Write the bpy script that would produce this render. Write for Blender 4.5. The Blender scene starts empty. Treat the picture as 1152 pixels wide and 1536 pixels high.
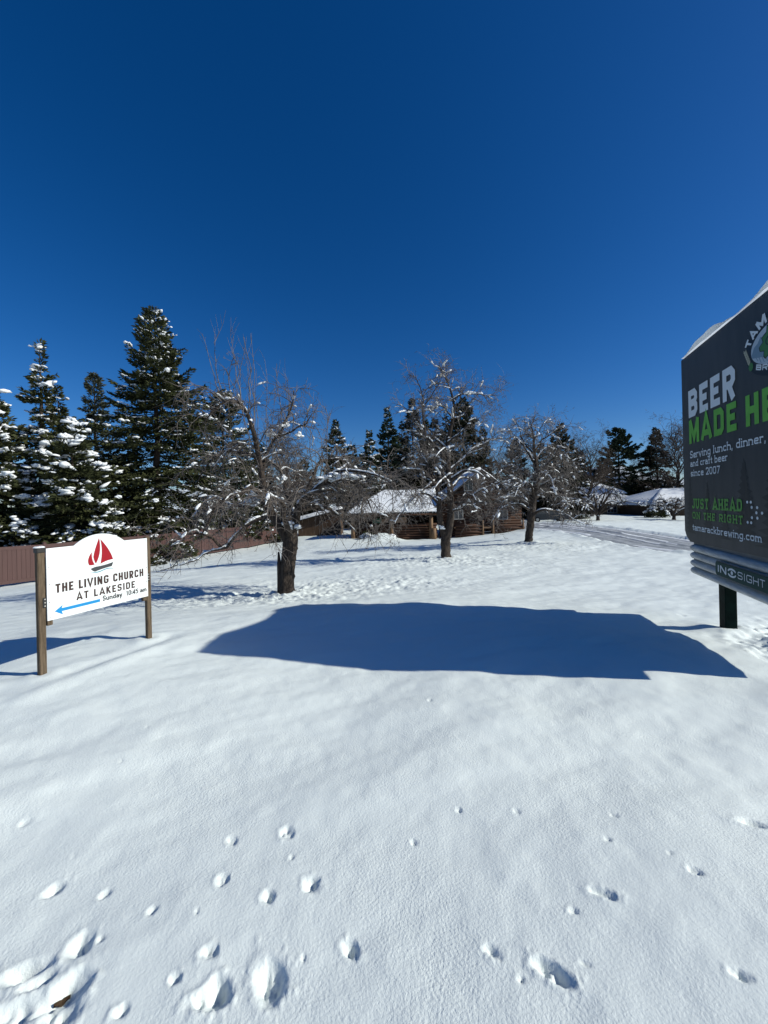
import bpy, math, random
import numpy as np
from mathutils import Vector, Matrix

R = math.radians
scene = bpy.context.scene
C = scene.collection

# ------------------------------------------------------------------ camera, sky, sun, exposure
F_PX, HOR, ROLL = 577.0, 750.0, R(1.3)          # focal length and horizon in photo pixels (1152x1536)
CAM_Z = 1.6
cam = bpy.data.objects.new('camera', bpy.data.cameras.new('camera'))
C.objects.link(cam)
cam.data.sensor_fit = 'VERTICAL'
cam.data.sensor_height = 36.0
cam.data.lens = 36.0 * F_PX / 1536.0
cam.data.shift_y = -(768.0 - HOR) / 1536.0
cam.data.clip_start, cam.data.clip_end = 0.05, 20000.0
cam.matrix_world = Matrix.Translation((0, 0, CAM_Z)) @ Matrix.Rotation(R(90), 4, 'X') @ Matrix.Rotation(-ROLL, 4, 'Z')
scene.camera = cam

SUN_EL = R(32.0)
SHADOW = Vector((-0.985, 0.17, 0)).normalized()  # the way shadows fall on level ground
world = bpy.data.worlds.new('World')
scene.world = world
world.use_nodes = True
wn = world.node_tree
wn.nodes.clear()
w_out = wn.nodes.new('ShaderNodeOutputWorld')
w_bg = wn.nodes.new('ShaderNodeBackground')
w_sky = wn.nodes.new('ShaderNodeTexSky')
w_sky.sky_type = 'NISHITA'
w_sky.sun_disc = False
w_sky.sun_elevation = SUN_EL
w_sky.sun_rotation = math.atan2(-SHADOW.x, -SHADOW.y)
w_sky.altitude = 1200.0
w_sky.air_density = 1.0
w_sky.dust_density = 0.9
w_sky.ozone_density = 6.0
w_bg.inputs['Strength'].default_value = 0.092
w_hs = wn.nodes.new('ShaderNodeHueSaturation')   # the phone camera's deep, saturated blue, over the whole sky alike
w_hs.inputs['Hue'].default_value = 0.5075
w_hs.inputs['Saturation'].default_value = 1.26
wn.links.new(w_sky.outputs[0], w_hs.inputs['Color'])
wn.links.new(w_hs.outputs[0], w_bg.inputs['Color'])
wn.links.new(w_bg.outputs[0], w_out.inputs['Surface'])

sun = bpy.data.objects.new('sun', bpy.data.lights.new('sun', 'SUN'))
C.objects.link(sun)
sun.data.energy = 4.8
sun.data.angle = R(0.5)
sun.data.color = (1.0, 0.985, 0.88)
sun_dir = Vector((SHADOW.x * math.cos(SUN_EL), SHADOW.y * math.cos(SUN_EL), -math.sin(SUN_EL)))
sun.rotation_euler = sun_dir.to_track_quat('-Z', 'Y').to_euler()
sun.location = (20, -5, 20)

scene.view_settings.view_transform = 'Standard'
scene.view_settings.look = 'None'
scene.view_settings.gamma = 1.0
scene.view_settings.use_curve_mapping = False
scene.view_settings.exposure = 0.0

# ------------------------------------------------------------------ helpers
cR, sR = math.cos(ROLL), math.sin(ROLL)


def W(px, py, d):
    """World point that the photograph shows at (px, py), d metres in front of the camera."""
    dx, dy = px - 576.0, py - HOR
    return np.array([(dx * cR - dy * sR) / F_PX * d, d, CAM_Z - (dx * sR + dy * cR) / F_PX * d])


def mat(name, col, rough=0.8, spec=0.3, metal=0.0, var=0.0, scale=8.0, stretch=(1, 1, 1), bump=0.0, bscale=40.0,
        col2=None, coords='Object', detail=6.0):
    m = bpy.data.materials.new(name)
    m.use_nodes = True
    nt = m.node_tree
    b = nt.nodes['Principled BSDF']
    b.inputs['Roughness'].default_value = rough
    b.inputs['Metallic'].default_value = metal
    b.inputs['Specular IOR Level'].default_value = spec
    b.inputs['Base Color'].default_value = (*col, 1)
    tc = nt.nodes.new('ShaderNodeTexCoord')
    mp = nt.nodes.new('ShaderNodeMapping')
    mp.inputs['Scale'].default_value = stretch
    nt.links.new(tc.outputs[coords], mp.inputs['Vector'])
    if var or col2:
        n = nt.nodes.new('ShaderNodeTexNoise')
        n.inputs['Scale'].default_value = scale
        n.inputs['Detail'].default_value = detail
        n.inputs['Roughness'].default_value = 0.65
        nt.links.new(mp.outputs[0], n.inputs['Vector'])
        cr = nt.nodes.new('ShaderNodeValToRGB')
        cr.color_ramp.elements[0].position = 0.32
        cr.color_ramp.elements[1].position = 0.68
        if col2:
            a, c = col, col2
        else:
            a = tuple(x * (1 - var) for x in col)
            c = tuple(min(1, x * (1 + var)) for x in col)
        cr.color_ramp.elements[0].color = (*a, 1)
        cr.color_ramp.elements[1].color = (*c, 1)
        nt.links.new(n.outputs['Fac'], cr.inputs['Fac'])
        nt.links.new(cr.outputs['Color'], b.inputs['Base Color'])
    if bump:
        n2 = nt.nodes.new('ShaderNodeTexNoise')
        n2.inputs['Scale'].default_value = bscale
        n2.inputs['Detail'].default_value = 6
        nt.links.new(mp.outputs[0], n2.inputs['Vector'])
        bp = nt.nodes.new('ShaderNodeBump')
        bp.inputs['Strength'].default_value = 1.0
        bp.inputs['Distance'].default_value = bump
        nt.links.new(n2.outputs['Fac'], bp.inputs['Height'])
        nt.links.new(bp.outputs[0], b.inputs['Normal'])
    return m


M = {}
M['snow'] = mat('snow', (0.78, 0.80, 0.81), 0.65, 0.25, bump=0.012, bscale=30.0)
M['snow_cap'] = mat('snow_cap', (0.82, 0.84, 0.85), 0.6, 0.25, bump=0.01, bscale=25.0)
_nt = M['snow_cap'].node_tree
_tr = _nt.nodes.new('ShaderNodeBsdfTranslucent'); _tr.inputs['Color'].default_value = (0.80, 0.85, 0.88, 1)
_mx = _nt.nodes.new('ShaderNodeMixShader'); _mx.inputs['Fac'].default_value = 0.75
_nt.links.new(_nt.nodes['Principled BSDF'].outputs[0], _mx.inputs[1]); _nt.links.new(_tr.outputs[0], _mx.inputs[2])
_nt.links.new(_mx.outputs[0], _nt.nodes['Material Output'].inputs['Surface'])
M['bark'] = mat('bark', (0.016, 0.012, 0.010), 0.9, 0.2, col2=(0.088, 0.068, 0.054), scale=14, stretch=(2.2, 2.2, 0.35), bump=0.03, bscale=22)
M['twig'] = mat('twig', (0.115, 0.096, 0.082), 0.55, 0.45, var=0.55, scale=3.0)
M['twig_far'] = mat('twig_far', (0.085, 0.066, 0.054), 0.8, 0.2, var=0.35, scale=1.0)
M['conifer_bark'] = mat('conifer_bark', (0.05, 0.038, 0.03), 0.95, 0.1, var=0.4, scale=5, stretch=(1, 1, .3))
M['needles'] = mat('needles', (0.016, 0.021, 0.009), 0.75, 0.12, col2=(0.064, 0.070, 0.028), scale=1.3)
M['needles_grey'] = mat('needles_grey', (0.030, 0.038, 0.024), 0.75, 0.15, col2=(0.075, 0.080, 0.050), scale=1.2)
M['needles_pine'] = mat('needles_pine', (0.020, 0.034, 0.020), 0.75, 0.15, col2=(0.052, 0.072, 0.038), scale=1.0)
M['needles_dark'] = mat('needles_dark', (0.014, 0.019, 0.011), 0.75, 0.15, col2=(0.044, 0.046, 0.024), scale=1.0)
M['vinyl'] = mat('vinyl', (0.082, 0.044, 0.039), 0.5, 0.3, var=0.10, scale=1.4, stretch=(6, 6, 0.4), coords='Object')
M['post_wood'] = mat('post_wood', (0.060, 0.042, 0.026), 0.85, 0.2, col2=(0.17, 0.125, 0.082), scale=9, stretch=(9, 9, 0.7), bump=0.004, bscale=60)
M['sign_white'] = mat('sign_white', (0.76, 0.78, 0.765), 0.45, 0.4, var=0.015, scale=5)
M['brown_ink'] = mat('brown_ink', (0.045, 0.026, 0.022), 0.6, 0.3)
M['black_ink'] = mat('black_ink', (0.02, 0.02, 0.022), 0.6, 0.3)
M['grey_ink'] = mat('grey_ink', (0.05, 0.055, 0.058), 0.6, 0.3)
M['red_ink'] = mat('red_ink', (0.30, 0.006, 0.014), 0.5, 0.3)
M['blue_ink'] = mat('blue_ink', (0.012, 0.235, 0.52), 0.5, 0.3)
M['pale_blue_ink'] = mat('pale_blue_ink', (0.12, 0.30, 0.36), 0.5, 0.3)
M['dark_metal'] = mat('dark_metal', (0.03, 0.028, 0.026), 0.55, 0.5, 0.3)
M['bill_face'] = mat('bill_face', (0.034, 0.040, 0.042), 0.5, 0.3, col2=(0.052, 0.058, 0.060), scale=2.2, stretch=(2.5, 1, .5))
M['bill_tree'] = mat('bill_tree', (0.020, 0.026, 0.028), 0.5, 0.3)
M['bill_white'] = mat('bill_white', (0.62, 0.68, 0.70), 0.5, 0.35)
M['bill_cream'] = mat('bill_cream', (0.45, 0.45, 0.33), 0.5, 0.35)
M['bill_green'] = mat('bill_green', (0.125, 0.40, 0.055), 0.5, 0.35, var=0.12, scale=7)
M['bill_dim_green'] = mat('bill_dim_green', (0.085, 0.29, 0.05), 0.5, 0.35)
M['bill_black'] = mat('bill_black', (0.014, 0.020, 0.024), 0.5, 0.35)
M['bill_leaf'] = mat('bill_leaf', (0.05, 0.17, 0.05), 0.5, 0.35)
M['bill_sky'] = mat('bill_sky', (0.38, 0.46, 0.52), 0.5, 0.35)
M['bill_mount'] = mat('bill_mount', (0.15, 0.24, 0.31), 0.5, 0.35)
M['bill_box'] = mat('bill_box', (0.13, 0.14, 0.14), 0.6, 0.3, var=0.2, scale=3)
M['trim'] = mat('trim', (0.44, 0.45, 0.43), 0.6, 0.3, 0.0, var=0.3, scale=5, stretch=(1, 1, 5))
M['plaque'] = mat('plaque', (0.008, 0.050, 0.042), 0.6, 0.15, var=0.1, scale=5)
M['post_green'] = mat('post_green', (0.003, 0.011, 0.008), 0.7, 0.1, var=0.5, scale=10, bump=0.003, bscale=30)
M['log'] = mat('log', (0.030, 0.015, 0.010), 0.75, 0.2, col2=(0.095, 0.047, 0.028), scale=1.6, stretch=(0.7, 3, 5))
M['log_pale'] = mat('log_pale', (0.13, 0.075, 0.04), 0.7, 0.2, col2=(0.24, 0.15, 0.085), scale=3, stretch=(4, 4, .8))
M['plank'] = mat('plank', (0.20, 0.13, 0.085), 0.75, 0.2, var=0.3, scale=2, stretch=(6, 6, 1))
M['roof_dark'] = mat('roof_dark', (0.04, 0.034, 0.03), 0.8, 0.2, var=0.3, scale=3)
M['wall_brown'] = mat('wall_brown', (0.17, 0.115, 0.065), 0.8, 0.2, var=0.25, scale=.7)
M['shed_wall'] = mat('shed_wall', (0.085, 0.052, 0.033), 0.8, 0.2, var=0.3, scale=1.5, stretch=(4, 4, .5))
M['wall_dark'] = mat('wall_dark', (0.045, 0.028, 0.018), 0.8, 0.2, var=0.25, scale=.7)
M['frame_pale'] = mat('frame_pale', (0.42, 0.40, 0.36), 0.6, 0.3)
M['glass'] = mat('glass', (0.03, 0.035, 0.04), 0.08, 0.6)
M['green_plastic'] = mat('green_plastic', (0.01, 0.07, 0.035), 0.5, 0.4)
M['clay'] = mat('clay', (0.03, 0.03, 0.032), 0.7, 0.3)
M['car_paint'] = mat('car_paint', (0.02, 0.022, 0.026), 0.3, 0.5)
M['rubber'] = mat('rubber', (0.015, 0.015, 0.015), 0.85, 0.2)
M['leaf'] = mat('leaf', (0.06, 0.04, 0.025), 0.9, 0.1, var=0.3, scale=60)
M['hill'] = mat('hill', (0.10, 0.13, 0.15), 0.95, 0.05, col2=(0.72, 0.76, 0.80), scale=0.012)
M['distant_wood'] = mat('distant_wood', (0.025, 0.034, 0.026), 0.9, 0.05, col2=(0.06, 0.07, 0.05), scale=0.3)
M['dry_grass'] = mat('dry_grass', (0.26, 0.19, 0.09), 0.9, 0.1, var=0.3, scale=20)


def tag(o, label=None, cat=None, group=None, kind=None):
    if label: o['label'] = label
    if cat: o['category'] = cat
    if group: o['group'] = group
    if kind: o['kind'] = kind
    return o


def empty(name, loc=(0, 0, 0), rotz=0.0):
    o = bpy.data.objects.new(name, None)
    o.empty_display_size = 0.2
    C.objects.link(o)
    o.location = tuple(float(v) for v in loc)
    o.rotation_euler = (0, 0, rotz)
    return o


def link(name, verts, faces, m, parent=None, smooth=False, kind=None):
    me = bpy.data.meshes.new(name)
    verts = np.asarray(verts, dtype=np.float32).reshape(-1, 3)
    if isinstance(faces, np.ndarray):
        k = faces.shape[1]
        nf = len(faces)
        me.vertices.add(len(verts))
        me.vertices.foreach_set('co', verts.ravel())
        me.loops.add(nf * k)
        me.loops.foreach_set('vertex_index', faces.astype(np.int32).ravel())
        me.polygons.add(nf)
        me.polygons.foreach_set('loop_start', np.arange(0, nf * k, k, dtype=np.int32))
        me.update(calc_edges=True)
    else:
        me.from_pydata([tuple(map(float, v)) for v in verts], [], faces)
        me.update()
    if smooth:
        me.polygons.foreach_set('use_smooth', np.ones(len(me.polygons), dtype=bool))
    me.materials.append(m)
    o = bpy.data.objects.new(name, me)
    C.objects.link(o)
    if parent is not None: o.parent = parent
    if kind: o['kind'] = kind
    return o


class MB:
    """Collects boxes, tubes and polygons and links them as one mesh object."""

    def __init__(s):
        s.v, s.f = [], []

    def poly(s, pts):
        n = len(s.v)
        s.v += [tuple(p) for p in pts]
        s.f.append(tuple(range(n, n + len(pts))))
        return s

    def box(s, x0, x1, y0, y1, z0, z1, bev=0.0):
        if bev <= 0:
            n = len(s.v)
            s.v += [(x0, y0, z0), (x1, y0, z0), (x1, y1, z0), (x0, y1, z0), (x0, y0, z1), (x1, y0, z1), (x1, y1, z1), (x0, y1, z1)]
            s.f += [tuple(n + i for i in q) for q in ((3, 2, 1, 0), (4, 5, 6, 7), (0, 1, 5, 4), (1, 2, 6, 5), (2, 3, 7, 6), (3, 0, 4, 7))]
            return s
        b = bev
        ring = [(x0 + b, y0), (x1 - b, y0), (x1, y0 + b), (x1, y1 - b), (x1 - b, y1), (x0 + b, y1), (x0, y1 - b), (x0, y0 + b)]
        top = [((x - (x0 + x1) / 2) * (1 - 2 * b / max(x1 - x0, 1e-6)) + (x0 + x1) / 2, (y - (y0 + y1) / 2) * (1 - 2 * b / max(y1 - y0, 1e-6)) + (y0 + y1) / 2) for x, y in ring]
        n = len(s.v)
        for rg, z in ((top, z0), (ring, z0 + b), (ring, z1 - b), (top, z1)):
            s.v += [(x, y, z) for x, y in rg]
        for k in range(3):
            for i in range(8):
                j = (i + 1) % 8
                s.f.append((n + 8 * k + i, n + 8 * k + j, n + 8 * k + 8 + j, n + 8 * k + 8 + i))
        s.f.append(tuple(n + i for i in reversed(range(8))))
        s.f.append(tuple(n + 24 + i for i in range(8)))
        return s

    def tube(s, pts, rad, k=8, cap=True):
        pts = np.asarray(pts, float)
        rad = np.ones(len(pts)) * rad if np.isscalar(rad) else np.asarray(rad, float)
        V, Fq = tubes(pts[None], rad[None], k)
        n = len(s.v)
        s.v += [tuple(v) for v in V]
        s.f += [tuple(n + i for i in q) for q in Fq]
        if cap:
            s.f.append(tuple(n + i for i in reversed(range(k))))
            s.f.append(tuple(n + (len(pts) - 1) * k + i for i in range(k)))
        return s

    def prism(s, outline, y0, y1):
        """outline in (x, z), extruded from y0 to y1"""
        n, k = len(s.v), len(outline)
        s.v += [(x, y0, z) for x, z in outline] + [(x, y1, z) for x, z in outline]
        s.f.append(tuple(range(n, n + k)))
        s.f.append(tuple(reversed(range(n + k, n + 2 * k))))
        for i in range(k):
            j = (i + 1) % k
            s.f.append((n + j, n + i, n + k + i, n + k + j))
        return s

    def build(s, name, m, parent=None, smooth=False, kind=None):
        return link(name, s.v, s.f, m, parent, smooth, kind)


def tubes(P, Rd, k=3, phase=0.0):
    """batch of tubes: P (B,n,3), Rd (B,n) -> verts, quads"""
    B, n, _ = P.shape
    T = np.gradient(P, axis=1)
    T /= np.linalg.norm(T, axis=2, keepdims=True) + 1e-9
    ref = np.where(np.abs(T[:, :1, 2:3]) > 0.9, np.array([[[1.0, 0, 0]]]), np.array([[[0, 0, 1.0]]]))
    ref = np.broadcast_to(ref, T.shape)
    U = np.cross(T, ref)
    U /= np.linalg.norm(U, axis=2, keepdims=True) + 1e-9
    Vv = np.cross(T, U)
    a = np.arange(k) * 2 * np.pi / k + phase
    V = P[:, :, None, :] + Rd[:, :, None, None] * (np.cos(a)[None, None, :, None] * U[:, :, None, :] + np.sin(a)[None, None, :, None] * Vv[:, :, None, :])
    idx = np.arange(B * n * k).reshape(B, n, k)
    q = np.stack([idx[:, :-1, :], np.roll(idx[:, :-1, :], -1, axis=2), np.roll(idx[:, 1:, :], -1, axis=2), idx[:, 1:, :]], axis=-1).reshape(-1, 4)
    return V.reshape(-1, 3), q


def ico(sub):
    import bmesh
    bm = bmesh.new()
    bmesh.ops.create_icosphere(bm, subdivisions=sub, radius=1.0)
    v = np.array([x.co[:] for x in bm.verts])
    f = np.array([[y.index for y in x.verts] for x in bm.faces])
    bm.free()
    return v, f


ICO1, ICO2 = ico(1), ico(2)


def blobs(cen, axis, size, rng, base=ICO1, rough=0.22, flat=0.35):
    """batch of lumpy snow pads: cen (B,3), axis (B,3), size (B,3) along/across/up; their undersides are flattened"""
    v, f = base
    B, n = len(cen), len(v)
    ax = axis / (np.linalg.norm(axis, axis=1, keepdims=True) + 1e-9)
    side = np.cross(ax, np.array([0, 0, 1.0]))
    nl = np.linalg.norm(side, axis=1, keepdims=True)
    side = np.where(nl < 1e-3, np.array([[1.0, 0, 0]]), side / (nl + 1e-9))
    up = np.cross(side, ax)
    vv = v[None] * (1 + rough * rng.standard_normal((B, n, 1)).clip(-2, 2))
    vv = vv * np.array([1, 1, 1.0])
    vz = np.where(vv[..., 2] < 0, vv[..., 2] * flat, vv[..., 2])
    P = (cen[:, None, :] + vv[..., 0:1] * size[:, None, 0:1] * ax[:, None] + vv[..., 1:2] * size[:, None, 1:2] * side[:, None]
         + vz[..., None] * size[:, None, 2:3] * up[:, None])
    Fc = (f[None] + (np.arange(B) * n)[:, None, None]).reshape(-1, 3)
    return P.reshape(-1, 3), Fc


# value noise
def _hash(ix, iy, seed):
    h = (ix.astype(np.int64) * 374761393 + iy.astype(np.int64) * 668265263 + seed * 1442695041) & 0xFFFFFFFF
    h = ((h ^ (h >> 13)) * 1274126177) & 0xFFFFFFFF
    h = (h ^ (h >> 16)) & 0xFFFFFF
    return h / float(0xFFFFFF)


def vnoise(x, y, seed=0):
    ix, iy = np.floor(x), np.floor(y)
    fx, fy = x - ix, y - iy
    fx = fx * fx * fx * (fx * (fx * 6 - 15) + 10)
    fy = fy * fy * fy * (fy * (fy * 6 - 15) + 10)
    a, b = _hash(ix, iy, seed), _hash(ix + 1, iy, seed)
    c, d = _hash(ix, iy + 1, seed), _hash(ix + 1, iy + 1, seed)
    return (a * (1 - fx) + b * fx) * (1 - fy) + (c * (1 - fx) + d * fx) * fy - 0.5


def fbm(x, y, seed=0, oct=4, gain=0.5):
    s, a = 0, 1.0
    for o in range(oct):
        s = s + a * vnoise(x * 2 ** o + 17.3 * o, y * 2 ** o - 9.1 * o, seed + o)
        a *= gain
    return s


def smooth01(t):
    t = np.clip(t, 0, 1)
    return t * t * (3 - 2 * t)


# ------------------------------------------------------------------ the lie of the land
CP = [(6, 0, 0), (-6, 0, 0.1), (0, -6, 0), (3, 2, 0), (-3, 2, 0.06), (0, 3.4, 0), (0, 1, 0), (1.5, 3, 0), (-9, -3, 0), (9, -3, 0), (0, -30, 0), (30, -20, 0), (-30, -20, 0),
      (0.2, 5.2, -0.04), (-3.1, 3.46, 0.10), (-2.71, 4.38, 0.09), (4.17, 4.75, -0.10), (3.4, 3.0, 0.02)]
for px, py, d in [(430, 893, 8.6), (668, 838, 15.5), (793, 815, 21), (600, 809, 36), (750, 799, 35), (500, 806, 36), (0, 880, 18), (250, 841, 26),
                  (390, 818, 34.5), (230, 872, 11.5), (100, 905, 8.4), (20, 935, 6.2), (1035, 833, 15.4), (1035, 808, 22), (820, 791, 32), (820, 784, 38), (600, 902, 6.6),
                  (900, 773, 65), (1010, 773, 62), (820, 783, 46), (960, 783, 44), (1140, 870, 9.5), (900, 868, 10), (560, 860, 11.5), (540, 830, 20),
                  (1150, 800, 34), (300, 780, 70), (100, 790, 60), (600, 775, 90)]:
    CP.append(tuple(W(px, py, d)))
CP += [(120, 40, -1.5), (-120, 40, -2.5), (0, 160, -2.2), (150, 150, -2.0), (-150, 150, -2.5), (0, -120, 0)]
CP = np.array(CP)
_mq = lambda r2: np.sqrt(r2 + 2.2 ** 2)
_d2 = ((CP[:, None, :2] - CP[None, :, :2]) ** 2).sum(-1)
_A = np.block([[_mq(_d2), np.ones((len(CP), 1))], [np.ones((1, len(CP))), np.zeros((1, 1))]])
_w = np.linalg.solve(_A + 1e-6 * np.eye(len(_A)), np.append(CP[:, 2], 0))


def land(x, y):
    x, y = np.asarray(x, float), np.asarray(y, float)
    sh = x.shape
    xf, yf = x.ravel(), y.ravel()
    out = np.zeros(len(xf))
    for s in range(0, len(xf), 50000):
        e = slice(s, s + 50000)
        d2 = (xf[e, None] - CP[None, :, 0]) ** 2 + (yf[e, None] - CP[None, :, 1]) ** 2
        out[e] = _mq(d2) @ _w[:-1] + _w[-1]
    r = np.hypot(xf, yf)
    k = smooth01((r - 120) / 120)
    out = out * (1 - k) - 2.2 * k
    return out.reshape(sh)


def gz(x, y):
    return float(land(np.array([float(x)]), np.array([float(y)]))[0])


def G(px, py, far=150.0):
    """Ground point under a pixel of the photograph."""
    r = W(px, py, 1.0) - np.array([0, 0, CAM_Z])
    ds = np.geomspace(0.6, far, 1500)
    z = land(r[0] * ds, ds)
    hit = np.nonzero(CAM_Z + r[2] * ds <= z)[0]
    d = ds[hit[0]] if len(hit) else far
    return np.array([r[0] * d, d, gz(r[0] * d, d)])


def on_ground(px, d, sink=0.0):
    """Point on the ground d metres ahead, in the direction of photo column px (at the horizon)."""
    x = W(px, HOR + 30, d)[0]
    return np.array([x, d, gz(x, d) - sink])


# road: middle line, in plan
ROAD = np.array([(40.0, 8.0), (24.0, 13.5), tuple(W(1035, 820, 18.3)[:2]), tuple(W(930, 802, 25.5)[:2]), tuple(W(818, 788, 35)[:2]), tuple(W(770, 782, 44)[:2]), tuple(W(740, 778, 60)[:2])])


def road_dist(x, y):
    """signed distance from the road's middle line"""
    best = np.full(x.shape, 1e9)
    sg = np.zeros(x.shape)
    for (ax, ay), (bx, by) in zip(ROAD[:-1], ROAD[1:]):
        ux, uy = bx - ax, by - ay
        L2 = ux * ux + uy * uy
        t = np.clip(((x - ax) * ux + (y - ay) * uy) / L2, 0, 1)
        dx, dy = x - (ax + t * ux), y - (ay + t * uy)
        d = np.hypot(dx, dy)
        c = np.sign(ux * dy - uy * dx)
        m = d < best
        best[m] = d[m]
        sg[m] = (c * d)[m]
    return sg


ROAD_HALF = 2.5
# dents in the snow: photo x, y, length, width (in photo pixels), long axis angle, depth in m
PITS = [(430, 1245, 26, 20, 30, .030), (437, 1283, 12, 10, 0, .016), (348, 1252, 20, 16, 20, .022), (335, 1312, 24, 22, 60, .03), (402, 1342, 26, 22, 30, .03),
        (467, 1325, 32, 26, 20, .038), (80, 1315, 36, 22, -50, .035), (157, 1323, 22, 14, -45, .025), (40, 1220, 22, 12, -30, .02), (110, 1269, 10, 7, -30, .014),
        (228, 1353, 20, 14, -40, .022), (295, 1360, 9, 8, 0, .012), (315, 1420, 34, 26, -20, .04), (262, 1456, 22, 20, -45, .03), (180, 1502, 30, 22, -40, .035),
        (327, 1480, 62, 50, -60, .055), (293, 1492, 40, 28, -20, .03), (405, 1465, 90, 56, 75, .075), (526, 1424, 36, 26, 60, .036), (455, 1436, 10, 12, 0, .012), (118, 1402, 56, 40, 70, .045),
        (150, 1392, 16, 12, -30, .02), (95, 1470, 90, 52, -55, .06), (30, 1436, 90, 36, -25, .05), (20, 1500, 110, 54, -40, .06), (92, 1500, 60, 44, -50, .07), (60, 1450, 60, 26, -35, .04),
        (688, 1221, 12, 8, 20, .015), (775, 1227, 12, 8, 20, .015), (621, 1269, 14, 9, 20, .018), (922, 1240, 14, 9, 20, .016), (952, 1193, 10, 6, 20, .012), (912, 1281, 14, 9, 20, .018), (1005, 1309, 12, 8, 20, .012),
        (905, 1367, 48, 20, 30, .04), (862, 1391, 18, 10, 20, .022), (740, 1445, 36, 22, 40, .036), (782, 1490, 18, 14, 30, .02), (830, 1482, 72, 34, 45, .055), (880, 1474, 24, 10, 35, .014),
        (1045, 1341, 24, 14, 30, .028), (1128, 1252, 46, 15, 12, .035), (1114, 1508, 34, 22, 30, .03), (645, 1056, 9, 5, 0, .018), (182, 1140, 8, 5, 0, .014), (220, 1093, 6, 4, 0, .012), (1022, 917, 12, 5, 0, .05)]
rs = np.random.default_rng(5)


def snow_detail(x, y):
    r = np.hypot(x, y)
    h = 0.07 * x * smooth01((3.2 - r) / 1.6) + 0.05 * fbm(x * 0.30 + y * 0.12, y * 0.62 - x * 0.2, 3, 3) * smooth01(r / 2)  # first term: tilt away from the sun, added to darken the near snow
    h += 0.036 * fbm(x * 1.1 + y * .5, y * 2.3 - x * .9, 9, 3) * smooth01((r - 1.0) / 2) + 0.006 * fbm(x * 6, y * 6, 21, 3)
    h += 0.05 * fbm(x * .8, y * .8, 43, 4) * smooth01((r - 9) / 10)
    # lumps fallen from the apple trees, and trampled ground beside the billboard post
    t1 = TREE1
    m = np.exp(-(((x - t1[0] + .3) / 2.3) ** 2 + ((y - t1[1] + .2) / 1.3) ** 2)) * (r < 30)
    m = np.maximum(m, 0.9 * np.exp(-(((x - 2.2) / 3.2) ** 2 + ((y - 15.0) / 3.0) ** 2)))
    m = np.maximum(m, 0.8 * np.exp(-(((x - TREE3[0]) / 4.0) ** 2 + ((y - 19.5) / 2.4) ** 2)))
    m = np.maximum(m, 0.8 * np.exp(-(((x + 1.0) / 3.0) ** 2 + ((y - 9.5) / 1.6) ** 2)))
    lump = fbm(x * 5.5, y * 5.5, 31, 3)
    h += m * (0.11 * np.maximum(lump, -.05) + 0.045 * fbm(x * 14, y * 14, 37, 2))
    tr = np.exp(-(((x - 4.6) * .80 + (y - 4.6) * .60) ** 2 / (2 * .9 ** 2) + ((y - 4.6) * .80 - (x - 4.6) * .60 + .06) ** 2 / (2 * .22 ** 2))) * (x > 3.6)
    h += tr * (0.14 * fbm(x * 7, y * 7, 51, 3) - .015)
    # drift along the foot of the church sign, swept up round the posts
    ux, uy = .39, .92
    s = (x + 3.1) * ux + (y - 3.46) * uy
    n = (x + 3.1) * uy - (y - 3.46) * ux
    h += -0.022 * np.exp(-((n - .16) / .10) ** 2) * smooth01((s + .1) / .3) * smooth01((1.3 - s) / .3)
    h += 0.020 * np.exp(-((n - .36) / .12) ** 2) * smooth01((s + .6) / .6) * smooth01((1.6 - s) / .6)
    for (bx, by, a, rr) in TRUNKS:
        d = np.hypot(x - bx, y - by)
        h += a * np.exp(-((d - rr) / (rr * .8)) ** 2)
    h += 0.55 * np.exp(-(((x - BANK[0]) / 1.5) ** 2 + ((y - BANK[1]) / .9) ** 2) ** 1.4) * (1 + .7 * fbm(x * 1.3, y * 1.3, 77, 3))
    # plough ridge beside the road, and the road's bed
    rd = road_dist(x, y)
    ad = np.abs(rd)
    h += 0.10 * np.exp(-((ad - ROAD_HALF - .35) / .35) ** 2) * (0.7 + 1.3 * fbm(x * 1.6, y * 1.6, 61, 3))
    h = np.where(ad < ROAD_HALF, h * 0.15 - 0.14, h)
    h -= 0.10 * smooth01((ROAD_HALF + .5 - ad) / .5) * (ad >= ROAD_HALF)
    return h


def pits(x, y):
    h = np.zeros(x.shape)
    for px, py, ln, wd, ang, dep in PITS:
        c = W(px, py, CAM_Z * F_PX / (py - HOR))
        d = c[1]
        sc = d / F_PX
        a = R(-ang)
        # pixel axes on the ground: across is 1:1, ahead is stretched by the view
        st = d / CAM_Z
        L, Wd = ln * sc * .44, wd * sc * .44
        near = (np.abs(x - c[0]) < 4 * L + .1) & (np.abs(y - c[1]) < 4 * L * st + .1)
        if not near.any(): continue
        dx, dy = x[near] - c[0], (y[near] - c[1]) / st
        fq = float(np.clip(1.1 / L, 9, 40))
        wob = 0.42 * fbm(x[near] * fq, y[near] * fq, int(px), 3)
        u = (dx * math.cos(a) + dy * math.sin(a)) / L
        v = (-dx * math.sin(a) + dy * math.cos(a)) / Wd
        rr = np.sqrt(u * u + v * v) + wob
        core = -dep * .66 * (1 - smooth01((rr - .1) / 1.1))
        core *= (1 + 1.0 * fbm(x[near] * fq * 1.5, y[near] * fq * 1.1, int(py), 4))
        lip = dep * .07 * np.exp(-((rr - 1.25) / .3) ** 2) * smooth01(.5 - dx / (L * 2))
        crumb = np.maximum(fbm(x[near] * 46, y[near] * 46, int(px + py), 2) - .12, 0) * .013 * np.exp(-((rr - 1.1) / .8) ** 2) * min(1, dep / .05)
        h[near] += core + lip + crumb
    return h


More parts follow.
